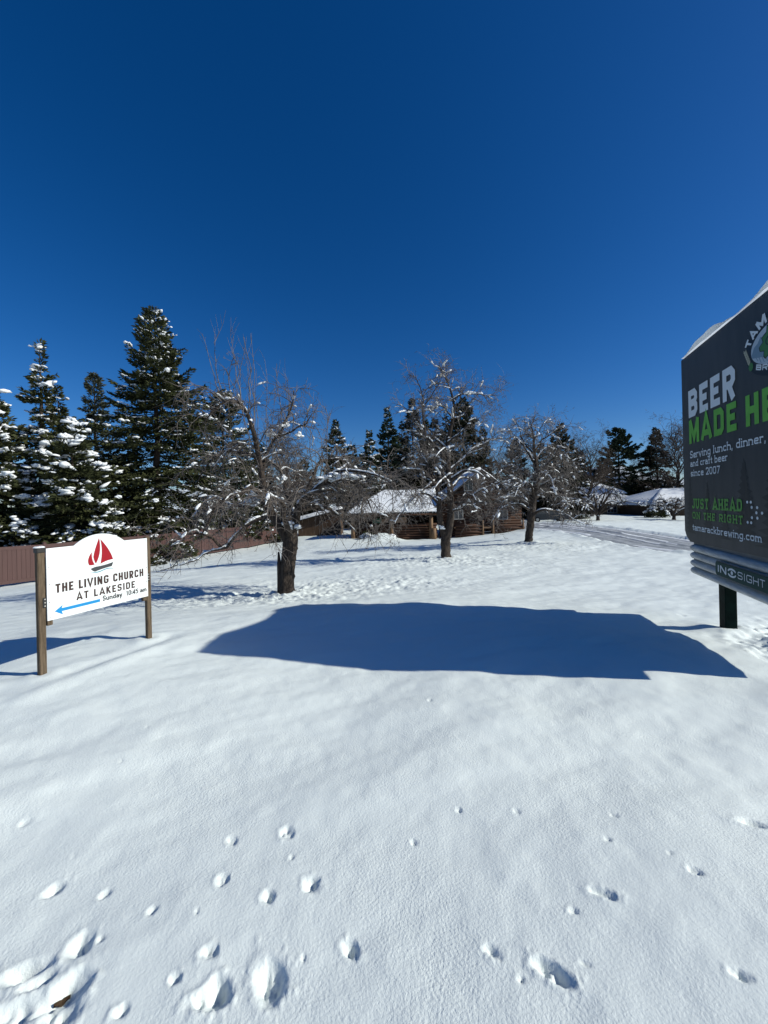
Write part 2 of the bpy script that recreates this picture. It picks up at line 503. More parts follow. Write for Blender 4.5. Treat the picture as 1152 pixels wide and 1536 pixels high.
TREE1, TREE2, TREE3 = W(430, 893, 8.6), W(668, 838, 15.5), W(793, 815, 21.0)
BANK = W(574, 803, 33.5)
TRUNKS = [(TREE1[0], TREE1[1], .05, .26), (TREE2[0], TREE2[1], .05, .36), (TREE3[0], TREE3[1], .06, .36), (-2.71, 4.38, .02, .10), (-3.1, 3.46, .012, .09), (4.17, 4.75, .03, .2)]


def snow_z(x, y):
    xa, ya = np.array([float(x)]), np.array([float(y)])
    return float((land(xa, ya) + snow_detail(xa, ya) + pits(xa, ya))[0])


# ground: one sheet on rings round the viewpoint, finest where the snow's relief is nearest
ang_d = np.radians(np.concatenate([np.arange(-180, -56, 4.0), np.arange(-56, 56, 0.19), np.arange(56, 180, 4.0)]))
rad = [0.25]
while rad[-1] < 9000:
    r = rad[-1]
    g = 0.0058 if r < 28 else (0.012 if r < 70 else (0.05 if r < 400 else .2))
    if r < .8: g = .08
    rad.append(r * (1 + g))
rad = np.array(rad)
AA, RR = np.meshgrid(ang_d, rad)
GX, GY = RR * np.sin(AA), RR * np.cos(AA)
GZ = land(GX, GY) + np.where(RR < 150, snow_detail(GX, GY), 0) + pits(GX, GY)
nr, na = GX.shape
idx = np.arange(nr * na).reshape(nr, na)
q = np.stack([idx[:-1], idx[1:], np.roll(idx[1:], -1, axis=1), np.roll(idx[:-1], -1, axis=1)], axis=-1).reshape(-1, 4)
gv = np.stack([GX, GY, GZ], -1).reshape(-1, 3)
gv = np.vstack([gv, [[0, 0, float(GZ[0].mean())]]])
M['snow_ground'] = mat('snow_ground', (0.715, 0.765, 0.745), 0.6, 0.25)


def snow_ground_nodes(m):
    nt = m.node_tree
    b = nt.nodes['Principled BSDF']
    tc = nt.nodes.new('ShaderNodeTexCoord')
    pn = nt.nodes.new('ShaderNodeTexNoise')
    pn.inputs['Scale'].default_value = 1.1
    pn.inputs['Detail'].default_value = 4
    nt.links.new(tc.outputs['Object'], pn.inputs['Vector'])
    pm = nt.nodes.new('ShaderNodeMapRange')
    pm.inputs['From Min'].default_value, pm.inputs['From Max'].default_value = 0.35, 0.65
    pm.inputs['To Min'].default_value, pm.inputs['To Max'].default_value = 0.35, 1.0
    nt.links.new(pn.outputs['Fac'], pm.inputs['Value'])
    prev = None
    for sc, dist in ((11.0, 0.005), (95.0, 0.0046), (260.0, 0.0013)):
        n = nt.nodes.new('ShaderNodeTexNoise')
        n.inputs['Scale'].default_value = sc
        n.inputs['Detail'].default_value = 3
        nt.links.new(tc.outputs['Object'], n.inputs['Vector'])
        bp = nt.nodes.new('ShaderNodeBump')
        bp.inputs['Distance'].default_value = dist
        nt.links.new(pm.outputs[0], bp.inputs['Strength'])
        nt.links.new(n.outputs['Fac'], bp.inputs['Height'])
        if prev: nt.links.new(prev.outputs[0], bp.inputs['Normal'])
        prev = bp
    nt.links.new(prev.outputs[0], b.inputs['Normal'])


snow_ground_nodes(M['snow_ground'])
ground = link('ground', gv, q, M['snow_ground'], smooth=True, kind='structure')
capm = MB()

# road: packed, rutted snow laid in its bed
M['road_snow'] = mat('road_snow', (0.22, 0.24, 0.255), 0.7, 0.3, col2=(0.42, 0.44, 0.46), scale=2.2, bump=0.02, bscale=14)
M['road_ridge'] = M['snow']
rl = [ROAD[0]]
for a, b in zip(ROAD[:-1], ROAD[1:]):
    n = max(2, int(np.hypot(*(b - a)) / .25))
    for i in range(1, n + 1): rl.append(a + (b - a) * i / n)
rl = np.array(rl)
for _ in range(12): rl[1:-1] = (rl[:-2] + 2 * rl[1:-1] + rl[2:]) / 4
tg = np.gradient(rl, axis=0)
tg /= np.linalg.norm(tg, axis=1, keepdims=True)
nrm = np.stack([-tg[:, 1], tg[:, 0]], 1)
cs = np.linspace(-ROAD_HALF - .25, ROAD_HALF + .25, 60)
RX = rl[:, None, 0] + cs[None] * nrm[:, None, 0]
RY = rl[:, None, 1] + cs[None] * nrm[:, None, 1]
ruts = np.zeros_like(cs)
for c, wdt, a in ((-1.95, .16, .05), (-.45, .2, .065), (.5, .12, .06), (1.9, .16, .05), (-1.2, .07, .035), (1.1, .06, .035)):
    ruts += a * np.exp(-((cs - c) / wdt) ** 2)
RZ = land(RX, RY) - 0.09 + ruts[None] * (0.4 + 1.6 * (fbm(RX * .6, RY * .6, 71, 3) + .5)) * .8 + .03 * fbm(RX * 3, RY * 3, 73, 3)
n0, n1 = RX.shape
idx = np.arange(n0 * n1).reshape(n0, n1)
q = np.stack([idx[:-1, :-1], idx[1:, :-1], idx[1:, 1:], idx[:-1, 1:]], -1).reshape(-1, 4)
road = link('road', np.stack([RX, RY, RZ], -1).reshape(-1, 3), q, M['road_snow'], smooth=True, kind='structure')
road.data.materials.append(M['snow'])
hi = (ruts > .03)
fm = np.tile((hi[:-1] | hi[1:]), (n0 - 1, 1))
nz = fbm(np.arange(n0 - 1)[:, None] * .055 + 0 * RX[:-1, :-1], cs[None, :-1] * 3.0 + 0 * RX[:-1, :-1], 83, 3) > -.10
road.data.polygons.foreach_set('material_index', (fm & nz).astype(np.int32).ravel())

# hills far beyond the houses
hx = np.linspace(-2600, 3200, 220)
hv, hf = [], []
hy = np.linspace(0, 1, 14)
HX, HT = np.meshgrid(hx, hy)
ridge = 95 + 120 * (fbm(hx / 700, hx * 0, 101, 5) + .35) + 90 * np.exp(-((hx - 2050) / 300) ** 2)
HZ = ridge[None] * np.sin(HT * np.pi / 2) * (1 + .15 * fbm(HX / 160, HT * 3, 103, 4)) - 12 * (1 - HT)
HY = 2700 + 900 * HT + 150 * fbm(HX / 300, HT * 2, 105, 3)
nr, na = HX.shape
idx = np.arange(nr * na).reshape(nr, na)
q = np.stack([idx[:-1, :-1], idx[:-1, 1:], idx[1:, 1:], idx[1:, :-1]], -1).reshape(-1, 4)
link('hills', np.stack([HX, HY, HZ], -1).reshape(-1, 3), q, M['hill'], smooth=True, kind='structure')


# ------------------------------------------------------------------ bare trees
def grow(S, D, L, n, grav, wob, rng, up=0.0):
    B = len(S)
    P = np.zeros((B, n, 3))
    P[:, 0] = S
    d = D / (np.linalg.norm(D, axis=1, keepdims=True) + 1e-9)
    st = (L / (n - 1))[:, None]
    for i in range(1, n):
        P[:, i] = P[:, i - 1] + d * st
        d = d + wob * rng.standard_normal((B, 3)) + np.array([0, 0, 1.0]) * (up - grav)[:, None] * st
        d /= np.linalg.norm(d, axis=1, keepdims=True)
    return P


def spawn(P, Rd, count, rng, lo=.15, hi=1.0, weights=None, spread=1.0):
    """points on parents: positions, tangents, radii"""
    B, n, _ = P.shape
    if weights is None: weights = np.ones(B)
    b = rng.choice(B, count, p=weights / weights.sum())
    t = rng.uniform(lo, hi, count) * (n - 1)
    i = np.minimum(t.astype(int), n - 2)
    f = (t - i)[:, None]
    pos = P[b, i] * (1 - f) + P[b, i + 1] * f
    tan = P[b, i + 1] - P[b, i]
    tan /= np.linalg.norm(tan, axis=1, keepdims=True) + 1e-9
    rad = Rd[b, i] * (1 - f[:, 0]) + Rd[b, i + 1] * f[:, 0]
    rnd = rng.standard_normal((count, 3))
    rnd -= (rnd * tan).sum(1, keepdims=True) * tan
    rnd /= np.linalg.norm(rnd, axis=1, keepdims=True) + 1e-9
    dirs = tan * rng.uniform(.2, 1.0, (count, 1)) + rnd * spread
    dirs /= np.linalg.norm(dirs, axis=1, keepdims=True)
    return pos, tan, rad, dirs


def resample(pts, rad, n):
    pts, rad = np.asarray(pts, float), np.asarray(rad, float)
    # Catmull-Rom through the given points
    p = np.vstack([2 * pts[0] - pts[1], pts, 2 * pts[-1] - pts[-2]])
    out, orad = [], []
    for t in np.linspace(0, len(pts) - 1 - 1e-6, n):
        i = int(t)
        f = t - i
        a, b, c, d = p[i], p[i + 1], p[i + 2], p[i + 3]
        out.append(.5 * ((2 * b) + (-a + c) * f + (2 * a - 5 * b + 4 * c - d) * f ** 2 + (-a + 3 * b - 3 * c + d) * f ** 3))
        orad.append(rad[i] * (1 - f) + rad[min(i + 1, len(rad) - 1)] * f)
    return np.array(out), np.array(orad)


def gnarl(P, amp, rng):
    n = len(P)
    k = np.linspace(0, 1, n)
    for fr in (2.0, 5.0):
        ph = rng.uniform(0, 6.28, 3)
        P = P + amp / fr * np.sin(k[:, None] * fr * 6.28 + ph) * np.sin(k * np.pi)[:, None]
    return P


def bare_tree(name, base, trunk, limbs, label, cat, seed, group=None, n2=90, n3=1400, n4=5000, l2=(.5, 1.4), l3=(.15, .5), l4=(.03, .10), g2=.9, g3=.5,
              rt=(.011, .006, .0035), snow=1.0, snow_big=(), m_bark='bark', m_twig='twig', shoots=(), zmin=-9.0, trunk_k=14, up2=.35, flare=True, snow_size=1.0):
    """trunk: (points, radii) in the tree's own space; limbs: list of (points, radii)"""
    rng = np.random.default_rng(seed)
    root = tag(empty(name, base), label, cat, group)
    tp, tr = resample(trunk[0], trunk[1], 22)
    V, Fq = tubes(tp[None], tr[None], trunk_k)
    # fluted, uneven bark
    Vg = V.reshape(len(tp), trunk_k, 3)
    ctr = tp[:, None, :]
    an = np.arange(trunk_k) * 2 * np.pi / trunk_k
    fl = 1 + .10 * np.sin(an[None] * 3 + tp[:, 2:3] * 1.7) + .07 * rng.standard_normal((len(tp), trunk_k))
    if flare: fl *= 1 + .35 * np.exp(-np.arange(len(tp)) / 1.6)[:, None] * (.8 + .4 * np.sin(an[None] * 4))
    Vg = ctr + (Vg - ctr) * fl[..., None]
    V = Vg.reshape(-1, 3)
    link('trunk', V, [tuple(map(int, f)) for f in Fq] + [tuple(range((len(tp) - 1) * trunk_k, len(tp) * trunk_k))], M[m_bark], root, True)
    LP, LR = [], []
    for pts, rads in limbs:
        p, r = resample(pts, rads, 18)
        p = gnarl(p, .06 * min(1, np.linalg.norm(p[-1] - p[0])), rng)
        LP.append(p); LR.append(r)
        V, Fq = tubes(p[None], r[None], 7)
        link('limb', V, [tuple(map(int, f)) for f in Fq] + [tuple(range(17 * 7, 18 * 7))], M[m_bark], root, True)
    LP, LR = np.array(LP), np.array(LR)
    wl = np.linalg.norm(np.diff(LP, axis=1), axis=2).sum(1)
    VV, FF, off = [], [], 0

    def add(P, Rd, k=3):
        nonlocal off
        V, Fq = tubes(P, Rd, k)
        VV.append(V); FF.append(Fq + off); off += len(V)

    pos, tan, rd, dr = spawn(LP, LR, n2, rng, .22, 1.0, wl, 1.0)
    dr = dr + np.array([0, 0, up2])
    L = rng.uniform(*l2, n2)
    P2 = grow(pos, dr, L, 9, g2 * rng.uniform(.4, 1.6, n2), .16, rng)
    R2 = np.minimum(rt[0] * rng.uniform(.7, 1.5, n2), rd * .7)[:, None] * np.linspace(1, .3, 9)[None]
    ok = P2[..., 2].min(1) > zmin
    P2, R2, L = P2[ok], R2[ok], L[ok]
    add(P2, R2, 4)
    allP, allR = np.concatenate([LP[:, ::2], P2]), np.concatenate([LR[:, ::2], R2])
    w3 = np.concatenate([wl * .35, L])
    pos, tan, rd, dr = spawn(allP, allR, n3, rng, .18, 1.0, w3, 1.1)
    L3 = rng.uniform(*l3, n3)
    P3 = grow(pos, dr, L3, 6, g3 * rng.uniform(.2, 1.8, n3), .2, rng)
    R3 = np.minimum(rt[1] * rng.uniform(.7, 1.3, n3), np.maximum(rd, .003))[:, None] * np.linspace(1, .4, 6)[None]
    ok = P3[..., 2].min(1) > zmin
    P3, R3, L3 = P3[ok], R3[ok], L3[ok]
    add(P3, R3, 3)
    pos, tan, rd, dr = spawn(P3, R3, n4, rng, .1, 1.0, L3, 1.1)
    L4 = rng.uniform(*l4, n4)
    P4 = grow(pos, dr, L4, 3, np.zeros(n4), .15, rng)
    R4 = rt[2] * rng.uniform(.7, 1.3, n4)[:, None] * np.array([1, .9, .6])[None]
    add(P4, R4, 3)
    if len(shoots):
        S = np.array([s[0] for s in shoots], float)
        E = np.array([s[1] for s in shoots], float)
        n = len(S)
        tt = np.linspace(0, 1, 9)
        PS = S[:, None] + (E - S)[:, None] * tt[None, :, None]
        PS += (.10 * np.sin(tt * np.pi)[None, :, None] * rng.standard_normal((n, 1, 3)))
        PS[:, 1:-1] += .018 * rng.standard_normal((n, 7, 3))
        RS = .010 * np.linspace(1, .32, 9)[None] * rng.uniform(.8, 1.2, (n, 1))
        add(PS, RS, 4)
        pos, tan, rd, dr = spawn(PS, RS, 9 * n, rng, .3, 1.0, None, .5)
        PQ = grow(pos, dr + np.array([0, 0, .8]), rng.uniform(.08, .45, 9 * n), 5, np.zeros(9 * n) - .5, .1, rng)
        add(PQ, np.full((9 * n, 5), .0036) * np.linspace(1, .6, 5)[None], 3)
        pos, tan, rd, dr = spawn(PS, RS, 12 * n, rng, .05, .9, None, 1.5)
        PQ = grow(pos, dr, rng.uniform(.015, .05, 12 * n), 3, np.zeros(12 * n), .1, rng)
        add(PQ, np.full((12 * n, 3), .004), 3)
    link('twigs', np.vstack(VV), np.vstack(FF), M[m_twig], root, False, 'stuff')
    # snow lying along the upper sides of limbs and branches
    cen, ax, sz = [], [], []
    RV, RF, ro = [], [], 0
    for P, Rd, pr, mn in ((LP, LR, .80, .010), (P2, R2, .20, .0045)):
        T = np.gradient(P, axis=1)
        T /= np.linalg.norm(T, axis=2, keepdims=True)
        B, n = Rd.shape
        for b in range(B):
            i = 0
            while i < n - 2:
                ln = int(rng.integers(2, 5 if n < 12 else 7))
                j = min(n - 1, i + ln)
                if rng.uniform() < pr * min(1.15, snow) and np.abs(T[b, i:j + 1, 2]).max() < .78 and Rd[b, i:j + 1].min() > mn:
                    m = (j - i) * 3 + 1
                    tt = np.linspace(i, j, m)
                    k = np.minimum(tt.astype(int), n - 2)
                    f = (tt - k)[:, None]
                    pc = P[b, k] * (1 - f) + P[b, k + 1] * f
                    rr = Rd[b, k] * (1 - f[:, 0]) + Rd[b, k + 1] * f[:, 0]
                    env = np.sin(np.linspace(.12, np.pi - .12, m)) ** .6 * rng.uniform(.55, 1.25, m)
                    sr = (np.minimum(rr * .55, .035) + .011 * snow_size) * env
                    pc = pc + np.array([0, 0, 1.0]) * (rr * .75 + sr * .35)[:, None]
                    V, Fq = tubes(pc[None], sr[None], 6)
                    RV.append(V); RF.append(Fq + ro); ro += len(V)
                i = j
    if RV: link('snow_ridge', np.vstack(RV), np.vstack(RF), M['snow'], root, True, 'stuff')
    for P, Rd, prob, mn in ((LP, LR, .14, .012), (P2, R2, .055, .004)):
        T = np.gradient(P, axis=1)
        T /= np.linalg.norm(T, axis=2, keepdims=True)
        ok = (np.abs(T[..., 2]) < .80) & (Rd > mn)
        pick = ok & (rng.uniform(size=ok.shape) < prob * snow)
        for b, i in zip(*np.nonzero(pick)):
            for _ in range(2):
                r = Rd[b, i]
                l = rng.uniform(.03, .085) * snow_size
                w = min(r * .75, .05) + rng.uniform(.012, .032) * snow_size
                h = rng.uniform(.016, .042) * snow_size
                cen.append(P[b, i] + T[b, i] * rng.uniform(-.09, .09) + np.array([0, 0, r + h * .15]))
                ax.append(T[b, i]); sz.append((l, w, h))
    for p, s in snow_big:
        p = np.asarray(p, float)
        for _ in range(14):
            cen.append(p + rng.standard_normal(3) * np.array(s) * np.array([.5, .5, .35]))
            ax.append((1, rng.normal(0, .5), rng.normal(0, .25))); sz.append(np.minimum(np.array(s), [.16, .13, .09]) * rng.uniform(.35, .85))
    if cen:
        V, Fc = blobs(np.array(cen), np.array(ax, float), np.array(sz, float), rng, ICO2 if snow_size * len(cen) < 500 else ICO1, .14)
        link('snow_load', V, Fc, M['snow'], root, True, 'stuff')
    return root


def auto_limbs(rng, leader, n, z0, z1, reach, prof, droop, r0, rise=(.3, 1.0)):
    """limbs leaving the leader between heights z0 and z1, arching out and over"""
    lp = np.asarray(leader, float)
    out = []
    az = rng.uniform(0, 6.28)
    for k in range(n):
        t = (k + rng.uniform(0, .8)) / n
        z = z0 + (z1 - z0) * t
        i = np.searchsorted(lp[:, 2], z).clip(1, len(lp) - 1)
        f = np.clip((z - lp[i - 1, 2]) / max(lp[i, 2] - lp[i - 1, 2], 1e-6), 0, 1)
        p = lp[i - 1] * (1 - f) + lp[i] * f
        az += 2.4 + rng.normal(0, .35)
        L = reach * prof(t) * rng.uniform(.8, 1.15)
        ri = rng.uniform(*rise) * (.6 + .9 * t)
        d = np.array([math.cos(az), math.sin(az), 0])
        side = np.array([-d[1], d[0], 0])
        pts = [p]
        for s in (.25, .5, .75, 1.0):
            pts.append(p + d * L * s + side * rng.normal(0, .10) * L * s + np.array([0, 0, L * (ri * s - droop * (1 - .7 * t) * s * s) + rng.normal(0, .05) * L]))
        r = r0 * (1 - .62 * t)
        out.append((pts, [r, r * .78, r * .55, r * .36, r * .16]))
    return out


# ---- the big weeping apple tree
def T1(px, py, dy=0.0):
    return W(px, py, 8.6 + dy) - TREE1


TREE1[2] = snow_z(TREE1[0], TREE1[1]) - .03
trunk1 = ([T1(430, 897), T1(430, 880), T1(431, 862), T1(433, 840), T1(436, 818), T1(438, 798)], [.165, .155, .152, .152, .16, .13])
limbs1 = [
    ([T1(436, 818), T1(424, 795), T1(408, 770), T1(398, 748), T1(392, 720), T1(386, 682), T1(381, 648, -.2), T1(372, 618, -.3), T1(352, 601, -.4), T1(326, 608, -.5), T1(300, 642, -.6)],
     [.125, .115, .10, .085, .07, .06, .05, .042, .032, .022, .012]),
    ([T1(397, 746), T1(378, 733, -.3), T1(350, 742, -.6), T1(322, 765, -.9), T1(302, 803, -1.0)], [.06, .045, .035, .024, .012]),
    ([T1(408, 772), T1(386, 780, -.3), T1(358, 797, -.5), T1(337, 821, -.6), T1(318, 808, -.8), T1(292, 800, -.9), T1(262, 806, -1.0)], [.06, .05, .04, .035, .026, .018, .01]),
    ([T1(337, 821, -.6), T1(310, 830, -.9), T1(276, 846, -1.1), T1(240, 856, -1.2)], [.022, .016, .012, .006]),
    ([T1(392, 720), T1(398, 690, .3), T1(406, 662, .5), T1(425, 645, .6), T1(437, 610, .5), T1(441, 586, .5)], [.055, .045, .035, .028, .02, .012]),
    ([T1(412, 656, .5), T1(440, 646, .4), T1(460, 634, .3), T1(468, 620, .3)], [.026, .02, .014, .008]),
    ([T1(437, 806), T1(444, 780), T1(449, 762), T1(460, 745, .2), T1(475, 732, .3), T1(494, 727, .3), T1(512, 737, .3), T1(530, 762, .4)], [.11, .09, .075, .06, .048, .036, .024, .010]),
    ([T1(445, 776), T1(454, 750, -.3), T1(470, 735, -.5), T1(500, 713, -.6), T1(540, 706, -.8), T1(578, 718, -.9), T1(602, 742, -.9)], [.055, .047, .04, .032, .024, .016, .008]),
    ([T1(449, 764), T1(470, 742, .3), T1(500, 734, .5), T1(532, 750, .6), T1(556, 792, .6)], [.06, .045, .034, .022, .009]),
    ([T1(456, 750, -.2), T1(484, 726, -.3), T1(516, 722, -.4), T1(546, 738, -.5), T1(562, 778, -.5)], [.055, .042, .032, .02, .009]),
    ([T1(451, 766), T1(476, 760, .6), T1(506, 772, .9), T1(530, 794, 1.0)], [.06, .045, .03, .012]),
    ([T1(438, 800), T1(440, 770, .8), T1(430, 738, 1.3), T1(420, 706, 1.8), T1(400, 690, 2.2)], [.09, .07, .055, .035, .015]),
    ([T1(436, 806), T1(428, 778, -.7), T1(420, 752, -1.1), T1(405, 745, -1.5), T1(395, 765, -1.8)], [.07, .055, .04, .025, .012]),
    ([T1(388, 690), T1(370, 680, .4), T1(345, 676, .6), T1(318, 690, .7), T1(296, 722, .7)], [.05, .04, .03, .02, .01]),
    ([T1(398, 750), T1(372, 760, .5), T1(340, 755, .9), T1(305, 765, 1.1), T1(285, 790, 1.1)], [.05, .04, .03, .02, .01]),
    ([T1(460, 742, .2), T1(470, 712, .5), T1(486, 690, .7), T1(512, 690, .8), T1(536, 712, .8)], [.05, .04, .03, .02, .01]),
]
shoots1 = [(T1(a, b, c), T1(d, e, c)) for a, b, c, d, e in [
    (335, 603, -.4, 303, 500), (342, 602, -.4, 334, 487), (352, 601, -.4, 346, 497), (360, 606, -.4, 347, 520), (372, 618, -.3, 365, 505), (378, 640, -.3, 372, 560), (388, 690, 0, 364, 520),
    (389, 700, 0, 370, 505), (394, 712, .1, 385, 560), (398, 690, .3, 397, 540), (404, 664, .5, 412, 600), (425, 645, .6, 415, 545), (430, 640, .6, 427, 560), (475, 732, .3, 478, 604), (486, 728, .3, 488, 612),
    (480, 690, .7, 494, 620), (366, 612, -.3, 330, 545), (381, 650, -.2, 376, 500)]]
bare_tree('apple_tree', TREE1, trunk1, limbs1, 'nearest bare weeping apple tree with a thick split trunk beside the white church sign', 'tree', 11, 'bare apple trees on the snowy lawn',
          zmin=.72, n2=275, n3=2900, n4=4200, l2=(.5, 1.35), l3=(.15, .6), g2=1.9, g3=1.2, rt=(.012, .0066, .0045), snow=.85, shoots=shoots1, trunk_k=18,
          snow_big=[(T1(432, 787, -.08), (.10, .09, .08)), (T1(440, 792, .0), (.10, .09, .07)), (T1(512, 714, -.6), (.30, .22, .075)), (T1(532, 716, -.7), (.24, .18, .06)), (T1(494, 718, -.5), (.2, .16, .06)), (T1(392, 740, .1), (.18, .15, .10)), (T1(404, 652, .5), (.12, .1, .09)), (T1(424, 640, .6), (.09, .08, .1)), (T1(450, 655, .4), (.07, .07, .06)), (T1(380, 752, .2), (.2, .15, .12))])
ap1 = [o for o in C.objects if o.name == 'apple_tree'][0]
stub = MB()
stub.tube([T1(421, 894, -.02), T1(420, 870, -.03), T1(419, 848, -.03), T1(418, 828, -.03)], [.075, .06, .05, .02], 7)
stub.build('broken_stub', M['bark'], ap1, True)


# ---- the middle apple tree
def T2(px, py, dy=0.0):
    return W(px, py, 15.5 + dy) - TREE2


TREE2[2] = snow_z(TREE2[0], TREE2[1]) - .03
rg = np.random.default_rng(22)
lead2 = [T2(670, 806), T2(673, 785), T2(674, 755), T2(672, 715), T2(675, 680), T2(682, 645), T2(683, 610), T2(680, 580), T2(668, 552)]
left2 = [T2(667, 806), T2(661, 790), T2(656, 765), T2(651, 735), T2(646, 705, .3), T2(636, 660, .5), T2(632, 620, .6), T2(626, 590, .6), T2(615, 572, .6)]
def Z2(pts, dy0=0.0, dy1=0.0):
    n = len(pts)
    return [T2(460 + x / 3.6, 540 + y / 3.6, dy0 + (dy1 - dy0) * i / (n - 1)) for i, (x, y) in enumerate(pts)]


def taper(r0, n, r1=.009):
    return list(np.geomspace(r0, r1, n))


limbs2 = [(Z2([(757, 960), (775, 850), (776, 750), (770, 600), (760, 450), (788, 310), (790, 215), (765, 130), (715, 30)]), [.17, .15, .135, .115, .09, .065, .045, .025, .010]),
          (Z2([(745, 960), (722, 860), (714, 780), (708, 700), (690, 655)], 0, -.2), [.145, .125, .105, .09, .07])]
for pts, r, d0, d1 in [
    ([(790, 215), (850, 182), (930, 188), (1035, 192)], .04, 0, -.4), ([(765, 560), (705, 480), (642, 400), (592, 325), (540, 262), (497, 240)], .085, 0, -.7), ([(642, 400), (628, 285), (622, 180), (592, 100), (548, 78)], .05, -.4, -.2),
    ([(630, 250), (690, 172), (720, 105), (735, 60)], .03, -.3, .1), ([(770, 600), (840, 535), (905, 480), (985, 430), (1040, 385)], .07, 0, .6), ([(775, 650), (850, 600), (940, 620), (1010, 690), (1070, 800)], .07, 0, -.9),
    ([(775, 725), (850, 712), (902, 730), (950, 702), (1010, 765), (1040, 850)], .055, 0, -1.1), ([(772, 825), (832, 800), (890, 778), (945, 850)], .05, 0, -.8), ([(714, 775), (640, 720), (560, 762), (500, 840), (470, 900)], .06, -.1, -1.2),
    ([(700, 690), (640, 600), (560, 590), (482, 605), (448, 690)], .06, -.2, -1.0), ([(690, 655), (640, 690), (600, 742), (580, 800)], .05, -.2, -.9), ([(760, 480), (680, 420), (600, 440), (540, 510)], .06, 0, 1.3), ([(770, 600), (700, 520), (640, 520), (570, 560), (520, 660)], .07, 0, 1.8),
    ([(776, 700), (830, 640), (900, 660), (960, 740)], .07, 0, 1.9), ([(760, 450), (820, 400), (880, 350), (960, 350)], .05, 0, -.8), ([(788, 320), (840, 300), (880, 240), (920, 190), (955, 140)], .035, 0, .5), ([(770, 560), (760, 500), (740, 480), (700, 520), (680, 600)], .06, 0, -1.9),
    ([(775, 740), (760, 660), (735, 640), (690, 700), (660, 800)], .06, 0, -2.0), ([(690, 655), (650, 560), (590, 480), (520, 430)], .05, -.2, .8), ([(788, 310), (740, 260), (700, 250), (660, 290)], .035, 0, -.6)]:
    limbs2.append((Z2(pts, d0, d1), taper(r, len(pts))))
bare_tree('apple_tree', TREE2, ([T2(669, 842), T2(668, 826), T2(668, 812), T2(669, 800)], [.20, .185, .195, .16]), limbs2,
          'bare apple tree with a twin stem standing in front of the log cabin', 'tree', 33, 'bare apple trees on the snowy lawn',
          zmin=.75, n2=310, n3=2900, n4=3400, l2=(.4, 1.2), l3=(.2, .65), l4=(.05, .16), g2=.8, g3=.5, rt=(.016, .0100, .0075), snow=1.2, snow_size=1.6,
          snow_big=[(T2(706, 590, -.2), (.22, .14, .1)), (T2(664, 792, -.1), (.1, .1, .12))],
          shoots=[(T2(682, 640), T2(660, 548)), (T2(683, 610), T2(690, 560)), (T2(636, 660, .5), T2(604, 560, .5)), (T2(632, 620, .6), T2(640, 570, .6)), (T2(690, 600), T2(715, 560))])


# ---- the third apple tree
def T3(px, py, dy=0.0):
    return W(px, py, 21.0 + dy) - TREE3


TREE3[2] = snow_z(TREE3[0], TREE3[1]) - .03
lead3 = [T3(796, 780), T3(799, 755), T3(802, 720), T3(804, 690), T3(806, 660), T3(802, 638), T3(795, 628)]
def Z3(pts, dy0=0.0, dy1=0.0):
    n = len(pts)
    return [T3(720 + x / 3.6, 600 + y / 3.6, dy0 + (dy1 - dy0) * i / (n - 1)) for i, (x, y) in enumerate(pts)]


limbs3 = [(Z3([(272, 650), (286, 550), (300, 450), (296, 300), (290, 200), (268, 105)]), [.23, .19, .15, .09, .05, .015])]
for pts, r, d0, d1 in [
    ([(285, 330), (250, 270), (190, 202), (130, 232), (92, 305)], .07, 0, -1.0), ([(295, 280), (340, 212), (400, 172), (440, 140)], .06, 0, .6), ([(300, 400), (380, 330), (432, 292), (500, 335), (540, 425)], .08, 0, -1.2),
    ([(290, 500), (360, 442), (450, 430), (520, 482), (562, 565)], .09, 0, -.8), ([(285, 560), (220, 482), (150, 442), (80, 472), (22, 560)], .09, 0, -1.0), ([(280, 600), (200, 562), (120, 582), (60, 662)], .08, 0, -1.5),
    ([(285, 620), (340, 592), (420, 602), (500, 642), (562, 672)], .09, 0, -1.3), ([(300, 450), (230, 382), (160, 352), (100, 402)], .08, 0, 1.5), ([(296, 300), (240, 230), (210, 150), (190, 110)], .05, 0, .8), ([(292, 220), (330, 150), (350, 110)], .035, 0, -.5),
    ([(300, 430), (360, 360), (420, 390), (480, 460)], .07, 0, 2.2), ([(296, 380), (280, 300), (230, 290), (170, 330)], .07, 0, 2.4), ([(290, 520), (270, 450), (220, 460), (180, 540)], .08, 0, -2.4), ([(300, 470), (330, 400), (380, 420), (410, 510)], .07, 0, -2.4), ([(298, 340), (330, 280), (380, 250), (470, 260)], .06, 0, 1.2),
    ([(290, 540), (350, 500), (430, 520), (500, 580)], .08, 0, 2.4), ([(286, 560), (210, 520), (150, 530), (90, 600)], .08, 0, 2.2)]:
    limbs3.append((Z3(pts, d0, d1), taper(r, len(pts), .012)))
bare_tree('apple_tree', TREE3, ([T3(793, 819), T3(793, 805), T3(795, 790), T3(797, 772)], [.22, .20, .19, .19]), limbs3,
          'bare dense apple tree beside the bend of the rutted drive', 'tree', 44, 'bare apple trees on the snowy lawn',
          zmin=.6, n2=300, n3=2900, n4=3400, l2=(.45, 1.4), l3=(.25, .8), l4=(.06, .2), g2=.9, g3=.5, rt=(.02, .0135, .010), snow=1.2, snow_size=1.8)


